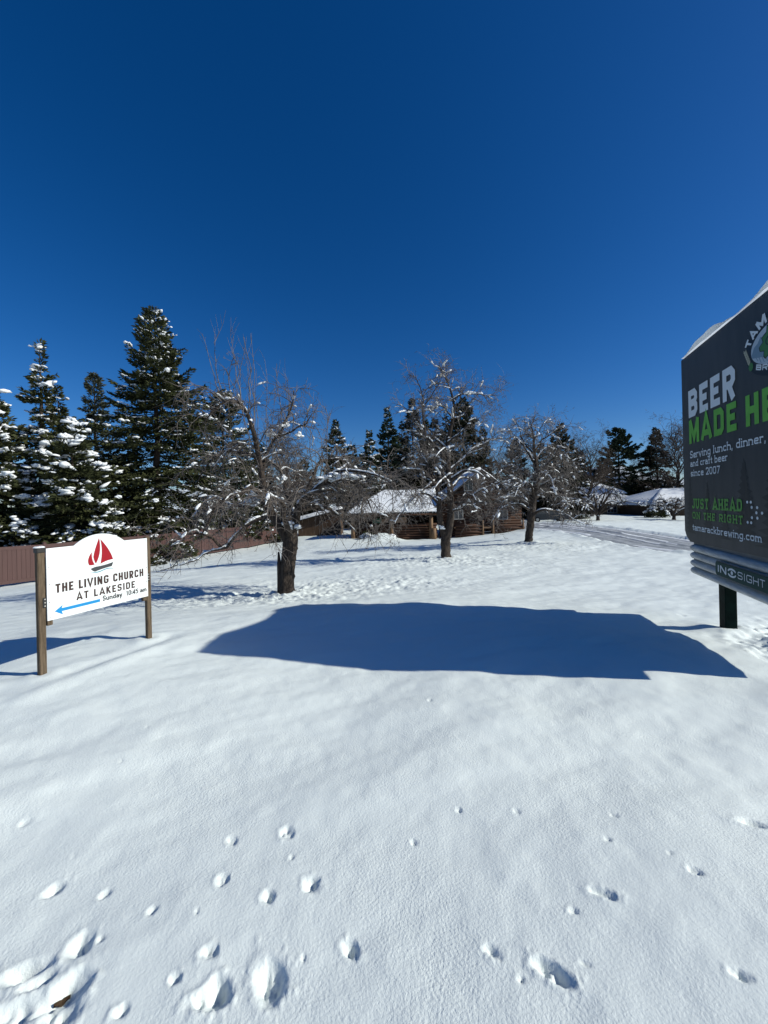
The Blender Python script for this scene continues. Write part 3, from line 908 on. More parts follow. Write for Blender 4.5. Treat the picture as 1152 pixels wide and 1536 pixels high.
# ------------------------------------------------------------------ conifers
def conifer(name, base, H, RW, label, seed, mk='needles', skirt=0.03, power=.8, branches=330, sprays=22000, spray=.34, droop=.35, snow=120, snow_size=1.0, gap=0.0, group='snowy conifers',
            lean=(0, 0), top_bare=0.0, wild=.18, spray_w=.22, cat='tree'):
    rng = np.random.default_rng(seed)
    root = tag(empty(name, base), label, cat, group)
    tz = np.linspace(0, 1, 12)
    bend = np.stack([lean[0] * tz ** 2, lean[1] * tz ** 2, tz * H], 1)
    bend[1:-1, :2] += rng.normal(0, .05, (10, 2))
    tr = (H * .016 + .05) * (1 - tz * .97)
    V, Fq = tubes(bend[None], tr[None], 8)
    link('trunk', V, Fq, M['conifer_bark'], root, True)
    # boughs
    t = skirt + (1 - skirt) * rng.uniform(0, 1, branches) ** 1.15
    t[:10] = np.linspace(.93, .995, 10)
    az = rng.uniform(0, 2 * np.pi, branches)
    prof = (1 - t) ** power
    lump = 1 + wild * np.sin(az * 2 + t * 9 + seed) + wild * rng.standard_normal(branches)
    L = np.maximum(RW * prof * lump, .12 * RW * (1 - t) + .25)
    if top_bare: L *= np.where(t > 1 - top_bare, rng.uniform(.35, 1.0, branches), 1)
    el = np.radians(-18 + 62 * t ** 1.6) + rng.normal(0, .13, branches)
    sx = np.interp(t, tz, bend[:, 0]); sy = np.interp(t, tz, bend[:, 1])
    S = np.stack([sx, sy, t * H], 1)
    hd = np.stack([np.cos(az), np.sin(az), np.zeros(branches)], 1)
    sd = np.stack([-np.sin(az), np.cos(az), np.zeros(branches)], 1)

    def at(b, s):
        z = np.sin(el[b]) * L[b] * s - droop * L[b] * (s ** 1.6 - .75 * s ** 4) * (1 - .75 * t[b])
        return S[b] + hd[b] * (np.cos(el[b]) * L[b] * s)[:, None] + np.array([0, 0, 1.0]) * z[:, None]

    ss = np.linspace(0, 1, 6)
    P = np.stack([at(np.arange(branches), np.full(branches, s)) for s in ss], 1)
    Rb = np.clip(.012 * L, .008, .05)[:, None] * np.linspace(1, .25, 6)[None]
    V, Fq = tubes(P, Rb, 3)
    VV, FF = [V], [Fq]
    off = len(V)
    # needle sprays fanned along every bough
    n = sprays
    b = rng.choice(branches, n, p=(L ** 1.35) / (L ** 1.35).sum())
    s = rng.uniform(.12 + gap * .3, 1, n) ** .8
    p0 = at(b, s)
    lat = rng.uniform(-1, 1, n)
    wid = (.34 * L[b] * (1.05 - s) + .10) * (1 + .0 * s)
    hang = np.abs(lat) ** 1.4 * wid * .45 + rng.uniform(0, .30, n) * spray
    p = p0 + sd[b] * (lat * wid)[:, None] + hd[b] * (np.abs(lat) * wid * .55)[:, None] - np.array([0, 0, 1.0]) * hang[:, None]
    d = hd[b] * rng.uniform(.3, 1.1, n)[:, None] + sd[b] * (lat * 1.1 + rng.normal(0, .35, n))[:, None] + np.array([0, 0, 1.0]) * (rng.normal(-.22, .34, n) + .75 * t[b] ** 2)[:, None]
    d /= np.linalg.norm(d, axis=1, keepdims=True)
    r = rng.standard_normal((n, 3))
    sdv = np.cross(d, r); sdv /= np.linalg.norm(sdv, axis=1, keepdims=True) + 1e-9
    ln = spray * rng.uniform(.55, 1.25, n)[:, None]
    wd = ln * spray_w * rng.uniform(.7, 1.3, n)[:, None]
    Q = np.stack([p - d * ln * .15, p + d * ln * .35 + sdv * wd, p + d * ln, p + d * ln * .35 - sdv * wd], 1).reshape(-1, 3)
    VV.append(Q); FF.append(np.arange(4 * n).reshape(n, 4) + off)
    link('foliage', np.vstack(VV), np.vstack(FF), M[mk], root, False, 'stuff')
    # snow pads resting on the boughs
    if snow:
        m = snow
        b = rng.choice(branches, m, p=L / L.sum())
        s = rng.uniform(.5, 1.02, m)
        c = at(b, s)
        c2 = at(b, np.minimum(s + .05, 1.05))
        cen, ax, sz = [], [], []
        for i in range(m):
            k = rng.integers(4, 9)
            big = snow_size * rng.uniform(.5, 1.25)
            w = .30 * L[b[i]] * (1.05 - s[i]) + .10
            for j in range(k):
                la, lo = rng.normal(0, .55), rng.normal(0, .5)
                cen.append(c[i] + sd[b[i]] * la * min(w, .42 * big) + hd[b[i]] * lo * .30 * big + np.array([0, 0, .06 + .065 * snow_size - .16 * big * abs(la) * .6 + lo * .30 * big * min(0, math.sin(el[b[i]]) - droop * .6)]))
                ax.append((c2[i] - c[i]) + sd[b[i]] * rng.normal(0, .10))
                q = big * rng.uniform(.35, 1.0)
                sz.append((q * rng.uniform(.11, .22), q * rng.uniform(.10, .17), q * rng.uniform(.06, .10)))
        V, Fc = blobs(np.array(cen), np.array(ax), np.array(sz), rng, ICO1, .24)
        link('snow_load', V, Fc, M['snow'], root, True, 'stuff')
    return root


def conifer_px(name, px, top, d, halfpx, label, seed, **kw):
    p = on_ground(px, d, .1)
    tip = W(px, top, d)
    H = tip[2] - p[2]
    p[0] = tip[0]
    p[2] = gz(p[0], p[1]) - .1
    return conifer(name, p, tip[2] - p[2], halfpx * d / F_PX, label, seed, **kw)


GL = 'snow laden spruces behind the brown fence'
conifer_px('spruce_tree', 60, 512, 25.5, 92, 'thin topped spruce second from the left edge, lower boughs heaped with snow', 1, group=GL, branches=300, sprays=42000, spray=.25, droop=.55, snow=230, snow_size=1.9, power=1.05, wild=.34, top_bare=.45, skirt=.02)
conifer_px('fir_tree', 141, 558, 40, 52, 'narrow grey green fir without snow between the two spruces at left', 2, mk='needles_grey', group=GL, branches=260, sprays=26000, snow=0, power=.62, spray=.32, wild=.2, droop=.2)
conifer_px('spruce_tree', 231, 462, 29, 94, 'tallest dark spruce with snow dusted boughs, left of the weeping apple tree', 3, group=GL, branches=480, sprays=80000, droop=.35, snow=760, snow_size=1.05, power=.66, wild=.26, spray=.26)
conifer_px('spruce_tree', -12, 590, 22.5, 95, 'snow heaped spruce cut by the left edge of the photo', 4, group=GL, branches=260, sprays=36000, spray=.25, droop=.6, snow=300, snow_size=2.0, power=.8, wild=.25)
conifer_px('spruce_tree', 108, 634, 23.5, 82, 'low broad spruce with thick snow pads directly behind the church sign', 5, group=GL, branches=240, sprays=36000, spray=.25, droop=.6, snow=280, snow_size=1.8, power=.7, wild=.25)
conifer_px('spruce_tree', 86, 580, 33, 46, 'slim spruce with little snow behind the thin topped spruce at left', 15, group=GL, branches=220, sprays=22000, spray=.28, droop=.3, snow=25, snow_size=1.4, power=.8, wild=.2)
conifer_px('spruce_tree', 333, 586, 36, 76, 'broad snowy spruce seen through the weeping apple branches', 6, group=GL, branches=300, sprays=42000, droop=.4, snow=420, snow_size=1.25, power=.66, wild=.26, spray=.3)
conifer_px('spruce_tree', 198, 668, 38, 50, 'small spruce filling the gap under the tallest spruce', 16, group=GL, branches=200, sprays=18000, droop=.4, snow=152, snow_size=1.6, power=0.94)
conifer_px('spruce_tree', 392, 668, 52, 46, 'distant dark spruce behind the split trunk apple tree', 17, group=GL, branches=200, sprays=18000, spray=0.36, droop=.4, snow=113, snow_size=1.8, power=0.94)
GB = 'conifers standing behind the log cabin'
conifer_px('spruce_tree', 504, 630, 52, 42, 'pointed spruce with clumped snow left of the cabin roof', 7, group=GB, branches=220, sprays=23400, spray=0.36, snow=204, snow_size=1.5, power=0.86, wild=.22)
conifer_px('spruce_tree', 554, 646, 50, 38, 'small spruce speckled with snow over the porch roof', 8, group=GB, branches=240, sprays=23400, spray=0.33, snow=399, snow_size=1.2, power=0.94)
conifer_px('fir_tree', 581, 612, 58, 46, 'tall plain dark fir over the middle of the porch roof', 9, mk='needles_pine', group=GB, branches=260, sprays=27000, spray=0.42, snow=61, snow_size=1.5, power=0.92)
conifer_px('fir_tree', 618, 598, 62, 50, 'dark fir behind the left half of the twin stem apple tree', 10, mk='needles_dark', group=GB, branches=260, sprays=28800, spray=0.43, snow=54, snow_size=1.5, power=0.84)
conifer_px('fir_tree', 652, 630, 56, 50, 'shorter dark fir filling in behind the twin stem apple trunk', 18, mk='needles_dark', group=GB, branches=240, sprays=25200, spray=0.42, snow=74, snow_size=1.5, power=0.84)
conifer_px('fir_tree', 694, 596, 55, 60, 'broad dark fir behind the cabin gable', 12, mk='needles_dark', group=GB, branches=320, sprays=39600, spray=0.40, snow=67, snow_size=1.5, power=0.76, wild=.14)
conifer_px('fir_tree', 840, 636, 56, 44, 'dark fir rising behind the densest apple tree', 13, mk='needles_dark', group=GB, branches=260, sprays=28800, spray=0.40, snow=67, snow_size=1.3, power=0.79)
conifer_px('fir_tree', 872, 676, 88, 34, 'lower dark fir right of the densest apple tree', 14, mk='needles_dark', group=GB, branches=220, sprays=21600, spray=0.40, snow=61, snow_size=1.3, power=0.84)
conifer_px('fir_tree', 772, 660, 60, 40, 'dark fir half hidden by the left side of the densest apple tree', 19, mk='needles_dark', group=GB, branches=220, sprays=19800, spray=0.42, snow=61, snow_size=1.3, power=0.84)
conifer_px('spruce_tree', 455, 690, 60, 46, 'low distant spruce between the weeping apple limbs', 20, group=GB, branches=200, sprays=16200, spray=0.43, snow=100, snow_size=1.8, power=0.84)
for k, (px, top, d, hp, lb) in enumerate([(529, 668, 70, 30, 'small dark fir between the two snow speckled spruces over the porch'), (602, 634, 72, 34, 'slender dark fir just right of the plain fir over the porch'), (638, 624, 74, 36, 'slender fir glimpsed through the left limbs of the twin stem apple tree'),
                                          (668, 618, 76, 34, 'slender fir directly behind the top of the twin stem apple tree'), (724, 640, 72, 34, 'slender fir right of the broad fir at the cabin gable'), (812, 664, 74, 32, 'slender fir straight behind the trunk of the densest apple tree'), (858, 662, 78, 32, 'slender fir between the two firs right of the densest apple tree')]):
    conifer_px('fir_tree', px, top, d, hp, lb, 90 + k, mk='needles_dark' if k % 2 else 'needles', group=GB, branches=230, sprays=17000, spray=.46, droop=.35, snow=70, snow_size=1.3, power=.85, wild=.16)
GR = 'tall conifers behind the houses at right'
conifer_px('pine_tree', 927, 644, 86, 46, 'loose clumpy green pine behind the snowy house roof', 23, mk='needles_pine', group=GR, branches=210, sprays=26000, spray=.55, spray_w=.3, droop=.2, snow=60, snow_size=1.3, power=.62, wild=.3, gap=.4, skirt=.10)
conifer_px('fir_tree', 984, 642, 82, 36, 'narrow dark fir behind the house at the right', 24, mk='needles_dark', group=GR, branches=240, sprays=25200, spray=0.54, snow=48, snow_size=1.3, power=0.79, wild=.16)
conifer_px('fir_tree', 950, 712, 90, 34, 'low dark fir between the pine and the narrow fir', 25, mk='needles_pine', group=GR, branches=160, sprays=12600, spray=0.58, snow=61, snow_size=1.6, power=0.84)
for k, (px, top, d, hp) in enumerate([(1062, 640, 84, 40), (1120, 650, 80, 42), (-75, 520, 30, 60)]):
    conifer_px('fir_tree', px, top, d, hp, ['dark fir hidden behind the left edge of the billboard', 'dark fir hidden behind the billboard lettering', 'dark fir outside the left edge of the view'][k], 60 + k, mk='needles_dark', group=GR if k < 2 else GL,
               branches=160, sprays=8000, spray=.8, snow=15, snow_size=1.5)

# ---- bare and snow-laden trees further off
def far_bare(px, top, d, halfpx, label, seed, snow=.3, name='bare_tree', n=(26, 160, 1500, 3000), group='bare trees among the houses', snow_size=2.2, m_twig='twig_far', thick=1.0, droop=.15, rise=(.8, 1.7)):
    p = on_ground(px, d)
    tip = W(px, top, d)
    p[0] = tip[0]; p[2] = gz(p[0], p[1]) - .05
    H = tip[2] - p[2]
    rng = np.random.default_rng(seed)
    RW = halfpx * d / F_PX
    lead = np.array([(rng.normal(0, .03) * H * (z > 0), rng.normal(0, .03) * H * (z > 0), z * H) for z in (0, .15, .3, .5, .7, .85, 1.0)])
    r = H * .018
    limbs = [(lead[2:], [r * .8, r * .6, r * .35, r * .2, r * .08])]
    limbs += auto_limbs(rng, lead, n[0], H * .18, H * .9, RW, lambda t: 1 - .55 * t, droop, r * .6, rise)
    s = H / 6.0
    return bare_tree(name, p, (lead[:4], [r * 1.2, r, r * .9, r * .7]), limbs, label, 'tree', seed, group, n2=n[1], n3=n[2], n4=n[3], l2=(.12 * H, .26 * H), l3=(.05 * H, .12 * H), l4=(.015 * H, .04 * H),
                     g2=.1, g3=.05, rt=(.016 * s * thick, .011 * s * thick, .008 * s * thick), snow=snow, snow_size=snow_size, m_twig=m_twig, trunk_k=8)


far_bare(1012, 652, 72, 42, 'bare deciduous tree dusted with snow between narrow fir and billboard', 71, .3)
far_bare(885, 672, 62, 40, 'bare upright tree right of the densest apple tree', 72, .25)
far_bare(432, 655, 40, 34, 'hazy bare birch seen behind the split trunk apple tree', 73, .15, n=(22, 140, 1400, 3000))
far_bare(745, 690, 50, 36, 'bare thicket tree beside the cabin gable', 74, .2)
far_bare(1080, 690, 66, 40, 'bare tree hidden behind the billboard face', 76, .2)
far_bare(965, 690, 95, 22, 'small bare tree between pine and narrow fir', 77, .2, n=(16, 80, 700, 1500))


def umbrella(px, base_y, d, halfpx, top_y, label, seed):
    p = W(px, base_y, d)
    p[2] = gz(p[0], p[1]) - .05
    tip = W(px, top_y, d)
    H = tip[2] - p[2]
    RW = halfpx * d / F_PX
    rng = np.random.default_rng(seed)
    limbs = []
    for k in range(13):
        az = k * 2.4 + rng.normal(0, .2)
        L = RW * rng.uniform(.55, 1.05)
        hgt = H * rng.uniform(.55, .98)
        d2 = np.array([math.cos(az), math.sin(az), 0])
        s = np.array([0, 0, H * .17])
        limbs.append(([s, s + d2 * L * .25 + np.array([0, 0, (hgt - s[2]) * .5]), s + d2 * L * .55 + np.array([0, 0, (hgt - s[2]) * .9]), s + d2 * L * .85 + np.array([0, 0, (hgt - s[2]) * .86]), s + d2 * L + np.array([0, 0, (hgt - s[2]) * .62])],
                      [.13, .10, .07, .04, .02]))
    return bare_tree('ornamental_tree', p, ([(0, 0, 0), (0, 0, H * .1), (0, 0, H * .17), (0, 0, H * .22)], [.22, .2, .2, .15]), limbs, label, 'tree', seed, 'low ornamental trees on the far lawn',
                     n2=150, n3=1100, n4=1500, l2=(.4, 1.2), l3=(.2, .6), l4=(.08, .2), g2=.5, g3=.3, rt=(.03, .02, .014), snow=1.35, snow_size=3.3, m_twig='bark', trunk_k=8)


umbrella(897, 781, 48, 60, 735, 'low spreading ornamental tree loaded with snow in front of the far house', 81)
umbrella(1011, 779, 50, 34, 745, 'small spreading snowy tree beside the billboard edge', 82)


# ------------------------------------------------------------------ the vinyl fence
def fence():
    a, b = W(-330, 912, 11.5), W(462, 803, 39.0)
    a, b = W(0, 880, 18)[:2], W(390, 818, 34.5)[:2]
    u = (b - a) / np.linalg.norm(b - a)
    a = a - u * 8.0
    total = np.linalg.norm(b - a) + 5.0
    bay = 2.44
    n = int(total / bay)
    th = math.atan2(u[1], u[0])
    root = tag(empty('privacy_fence', (a[0], a[1], gz(*a)), th), 'long brown vinyl privacy fence below the snowy spruces at left', 'fence')
    z0 = gz(*a)
    inv = root
    for i in range(n + 1):
        p = a + u * bay * i
        z = gz(*p) - z0
        MB().box(bay * i - .065, bay * i + .065, -.065, .065, z - .3, z + 1.90, .008).build('post', M['vinyl'], root)
        o = MB()
        o.v = [(bay * i - .08, -.08, z + 1.90), (bay * i + .08, -.08, z + 1.90), (bay * i + .08, .08, z + 1.90), (bay * i - .08, .08, z + 1.90), (bay * i, 0, z + 1.97)]
        o.f = [(0, 1, 4), (1, 2, 4), (2, 3, 4), (3, 0, 4), (3, 2, 1, 0)]
        o.build('post_cap', M['vinyl'], root)
        if i == n: break
        p2 = a + u * bay * (i + 1)
        z2 = gz(*p2) - z0

        def sloped(mb, x0, x1, y0, y1, h0, h1):
            k = len(mb.v)
            za, zb = z + (z2 - z) * (x0 - bay * i) / bay, z + (z2 - z) * (x1 - bay * i) / bay
            mb.v += [(x0, y0, za + h0), (x1, y0, zb + h0), (x1, y1, zb + h0), (x0, y1, za + h0), (x0, y0, za + h1), (x1, y0, zb + h1), (x1, y1, zb + h1), (x0, y1, za + h1)]
            mb.f += [tuple(k + j for j in qd) for qd in ((3, 2, 1, 0), (4, 5, 6, 7), (0, 1, 5, 4), (1, 2, 6, 5), (2, 3, 7, 6), (3, 0, 4, 7))]

        xa, xb = bay * i + .066, bay * (i + 1) - .066
        mb = MB(); sloped(mb, xa, xb, -.035, .035, 1.66, 1.83); mb.build('top_rail', M['vinyl'], root)
        mb = MB(); sloped(mb, xa, xb, -.035, .035, .06, .22); mb.build('bottom_rail', M['vinyl'], root)
        nb = 13
        w = (xb - xa) / nb
        mb = MB()
        for j in range(nb):
            yo = .004 * (j % 2)
            sloped(mb, xa + j * w + .006, xa + (j + 1) * w - .006, -.019 - yo, .019 + yo, .221, 1.659)
        sloped(mb, xa + .002, xb - .002, -.008, .008, .2215, 1.6585)
        mb.build('board_panel', M['vinyl'], root, kind='stuff')


fence()


# ------------------------------------------------------------------ lettering made of strokes
def rounded(pts, r, n):
    out = [pts[0]]
    for i in range(1, len(pts) - 1):
        p0, p1, p2 = map(np.array, (pts[i - 1], pts[i], pts[i + 1]))
        a, b = p0 - p1, p2 - p1
        la, lb = np.linalg.norm(a), np.linalg.norm(b)
        q = min(r, la * .5, lb * .5)
        s, e = p1 + a / la * q, p1 + b / lb * q
        for k in range(n + 1):
            t = k / n
            out.append(tuple((1 - t) ** 2 * s + 2 * t * (1 - t) * p1 + t * t * e))
    out.append(pts[-1])
    return out


def glyph(ch, w, t, r, n):
    """strokes (centre lines) of a letter in a box w wide and 1 high; t = stroke width, r = corner radius, n = 1 gives chamfers"""
    a = t / 2
    L, Rr, B, T, c = a, w - a, a, 1 - a, w / 2
    X = .66
    xt = X - a
    rd = lambda *p: rounded(list(p), r, n)
    br = lambda *p: rounded(list(p), .36, 5)
    g = {
        'A': [[(L * .5, 0), (c, 1 - a * .3), (w - L * .5, 0)], [(w * .2, .27), (w * .8, .27)]], 'B': [[(L, 0), (L, 1)], rd((L, T), (Rr, T), (Rr, .53), (L, .53)), rd((L, .5), (Rr, .5), (Rr, B), (L, B))],
        'C': [rd((Rr, .68), (Rr, T), (L, T), (L, B), (Rr, B), (Rr, .32))], 'D': [[(L, 0), (L, 1)], rd((L, T), (Rr, T), (Rr, B), (L, B))],
        'E': [[(w, T), (L, T), (L, B), (w, B)], [(L, .5), (w * .86, .5)]], 'G': [rd((Rr, .70), (Rr, T), (L, T), (L, B), (Rr, B), (Rr, .46)), [(c * 1.05, .46), (w, .46)]],
        'H': [[(L, 0), (L, 1)], [(Rr, 0), (Rr, 1)], [(L, .5), (Rr, .5)]], 'I': [[(c, 0), (c, 1)]], 'J': [rd((Rr, 1), (Rr, B), (L, B), (L, .3))],
        'K': [[(L, 0), (L, 1)], [(w - a * .8, 1), (L, .42)], [(w * .38, .55), (w - a * .6, 0)]], 'L': [[(L, 1), (L, B), (w, B)]], 'M': [[(L, 0), (L, 1)], [(Rr, 0), (Rr, 1)], [(L, 1), (c, .22), (Rr, 1)]],
        'N': [[(L, 0), (L, 1)], [(Rr, 0), (Rr, 1)], [(L, 1), (Rr, 0)]], 'O': [rd((c, T), (L, T), (L, B), (Rr, B), (Rr, T), (c, T))],
        'R': [[(L, 0), (L, 1)], rd((L, T), (Rr, T), (Rr, .46), (L, .46)), [(c, .46), (Rr, 0)]], 'S': [rd((Rr, .72), (Rr, T), (L, T), (L, .5), (Rr, .5), (Rr, B), (L, B), (L, .28))],
        'T': [[(0, T), (w, T)], [(c, 0), (c, 1)]], 'U': [rd((L, 1), (L, B), (Rr, B), (Rr, 1))], 'V': [[(L * .5, 1), (c, a * .4), (w - L * .5, 1)]],
        'W': [[(L * .5, 1), (w * .28, a * .4), (c, .8), (w * .72, a * .4), (w - L * .5, 1)]],
        # small letters
        'a': [br((L, xt - .06), (L + .02, xt), (Rr, xt), (Rr, 0)), br((Rr, .36), (L, .36), (L, B), (Rr, B))], 'b': [[(L, 0), (L, 1)], br((L, xt), (Rr, xt), (Rr, B), (L, B))],
        'c': [br((Rr, .48), (Rr, xt), (L, xt), (L, B), (Rr, B), (Rr, .18))], 'd': [[(Rr, 0), (Rr, 1)], br((Rr, xt), (L, xt), (L, B), (Rr, B))],
        'e': [br((L, .34), (Rr, .34), (Rr, xt), (L, xt), (L, B), (Rr, B), (Rr, .16))], 'f': [br((w, T), (c, T), (c, 0)), [(0, xt), (w, xt)]],
        'g': [br((Rr, xt), (L, xt), (L, B), (Rr, B)), br((Rr, X), (Rr, -.24), (L, -.24), (L, -.14))], 'h': [[(L, 0), (L, 1)], br((L, xt), (Rr, xt), (Rr, 0))],
        'i': [[(c, 0), (c, X)], [(c, .80), (c, .80 + t)]], 'k': [[(L, 0), (L, 1)], [(Rr, X), (L, .28)], [(w * .4, .36), (Rr, 0)]], 'l': [[(c, 0), (c, 1)]],
        'm': [[(L, 0), (L, X)], br((L, xt), (c, xt), (c, 0)), br((c, xt), (Rr, xt), (Rr, 0))], 'n': [[(L, 0), (L, X)], br((L, xt), (Rr, xt), (Rr, 0))],
        'o': [br((c, xt), (L, xt), (L, B), (Rr, B), (Rr, xt), (c, xt))], 'r': [[(L, 0), (L, X)], br((L, .42), (L + .03, xt), (w, xt))], 's': [br((Rr, .5), (Rr, xt), (L, xt), (L, .33), (Rr, .33), (Rr, B), (L, B), (L, .16))],
        't': [br((c, .9), (c, B), (w, B)), [(0, xt), (w, xt)]], 'u': [br((L, X), (L, B), (Rr, B)), [(Rr, 0), (Rr, X)]], 'v': [[(L * .5, X), (c, a * .4), (w - L * .5, X)]],
        'w': [[(L * .5, X), (w * .28, a * .4), (c, .5), (w * .72, a * .4), (w - L * .5, X)]], 'y': [[(L * .5, X), (c, .0)], [(w - L * .5, X), (c * .6, -.3)]],
        '.': [[(c, 0), (c, t * 1.1)]], ',': [[(c, t), (c - .06, -.16)]], ':': [[(c, .06), (c, .06 + t * 1.2)], [(c, .46), (c, .46 + t * 1.2)]],
        '0': [br((c, T), (L, T), (L, B), (Rr, B), (Rr, T), (c, T))], '1': [[(c, 0), (c, 1)], [(c, T), (c - .16, .8)]], '2': [br((L, .72), (L, T), (Rr, T), (Rr, .52), (L, B), (L + .01, B)), [(L, B), (w, B)]],
        '4': [[(w * .7, 0), (w * .7, 1)], [(w * .7, T), (L * .6, .28), (w, .28)]], '5': [br((w, T), (L, T), (L, .58), (Rr, .58), (Rr, B), (L, B), (L, .2))], '7': [[(0, T), (Rr, T), (w * .3, 0)]],
        ' ': [],
    }
    return g[ch]


SERIF = {'J': 'TR', 'U': 'TLTR', 'A': 'BLBR', 'H': 'TLTRBLBR', 'N': 'TLTRBL', 'R': 'BLBR', 'I': 'TCBC', 'T': 'BC', 'D': '', 'h': 'TLBLBR', 'n': 'XLBLBR', 'r': 'XLBL', 'i': 'XCBC', 'l': 'TCBC', 'd': 'TRBR', 'b': 'TL',
         'm': 'XLBLBCBR', 'k': 'TLBLBR', 'f': 'BC', 'u': 'XLXRBR', 'v': 'XLXR', 'w': 'XLXR', 'a': 'BR', '1': 'BC'}
WID = {'I': .34, 'i': .34, 'l': .34, '.': .3, ',': .3, ':': .3, ' ': .45, 'M': 1.28, 'W': 1.35, 'm': 1.45, 'w': 1.3, 'J': .8, 'f': .62, 't': .62, 'r': .72, 's': .82, 'E': .86, 'L': .82, 'T': .9, '1': .6, 'c': .88, 'A': 1.15, 'N': 1.1, 'V': 1.15, 'O': 1.1, 'G': 1.08, 'C': 1.0}


def stroke_quads(pts, t):
    p = np.array(pts, float)
    keep = [0]
    for i in range(1, len(p)):
        if np.linalg.norm(p[i] - p[keep[-1]]) > 1e-4: keep.append(i)
    p = p[keep]
    d = np.diff(p, axis=0)
    d /= np.linalg.norm(d, axis=1, keepdims=True)
    nn = np.stack([-d[:, 1], d[:, 0]], 1)
    off = np.zeros_like(p)
    off[0], off[-1] = nn[0], nn[-1]
    closed = np.linalg.norm(p[0] - p[-1]) < 1e-3
    for i in range(1, len(p) - 1):
        m = nn[i - 1] + nn[i]
        m /= np.linalg.norm(m) + 1e-9
        off[i] = m / max(.45, float(m @ nn[i]))
    if closed:
        m = nn[0] + nn[-1]; m /= np.linalg.norm(m); off[0] = off[-1] = m / max(.45, float(m @ nn[0]))
    return p + off * t / 2, p - off * t / 2


def lettering(text, x0, x1, z0, cap, t, y, r=.22, n=4, serif=0.0, gap=.16, warp=None, slant=0.0, tv=None):
    """flat letters filling x0..x1 with capital height cap; returns an MB; y is the distance in front of the face (-Y is the viewer's side)"""
    ws = [WID.get(c, 1.0) for c in text]
    tot = sum(ws) + gap * (len(text) - 1)
    u = (x1 - x0) / tot / cap
    mb = MB()
    x = 0.0
    lay = 0
    for c, w in zip(text, ws):
        gw = w * u
        st = glyph(c, gw, t, min(r, gw * .45), n)
        tt = t
        strokes = [(s, tt) for s in st]
        if serif:
            a = t / 2
            code = SERIF.get(c, '')
            for k in range(0, len(code), 2):
                zz = {'T': 1 - serif / 2, 'B': serif / 2, 'X': .66 - serif / 2}[code[k]]
                xx = {'L': a, 'R': gw - a, 'C': gw / 2}[code[k + 1]]
                e = t * .95
                strokes.append(([(xx - e, zz), (xx + e, zz)], serif))
            if c == 'T': strokes += [([(a * .8, 1), (a * .8, .74)], serif), ([(gw - a * .8, 1), (gw - a * .8, .74)], serif)]
            if c == 'E': strokes += [([(gw - a * .8, 1), (gw - a * .8, .74)], serif), ([(gw - a * .8, 0), (gw - a * .8, .26)], serif)]
            if c in 'DEHR': strokes.append(([(-t * .4, serif / 2), (t, serif / 2)], serif))
        for s, sw in strokes:
            A, Bq = stroke_quads(s, sw)
            lay += 1
            yy = y - .00012 * (lay % 12)

            def tr(p):
                X, Z = x0 + (x + p[0] + slant * p[1]) * cap, z0 + p[1] * cap
                if warp: X, Z = warp(X, Z)
                return (X, yy, Z)
            for i in range(len(A) - 1):
                mb.poly([tr(Bq[i]), tr(Bq[i + 1]), tr(A[i + 1]), tr(A[i])])
        x += gw + gap * u
    return mb


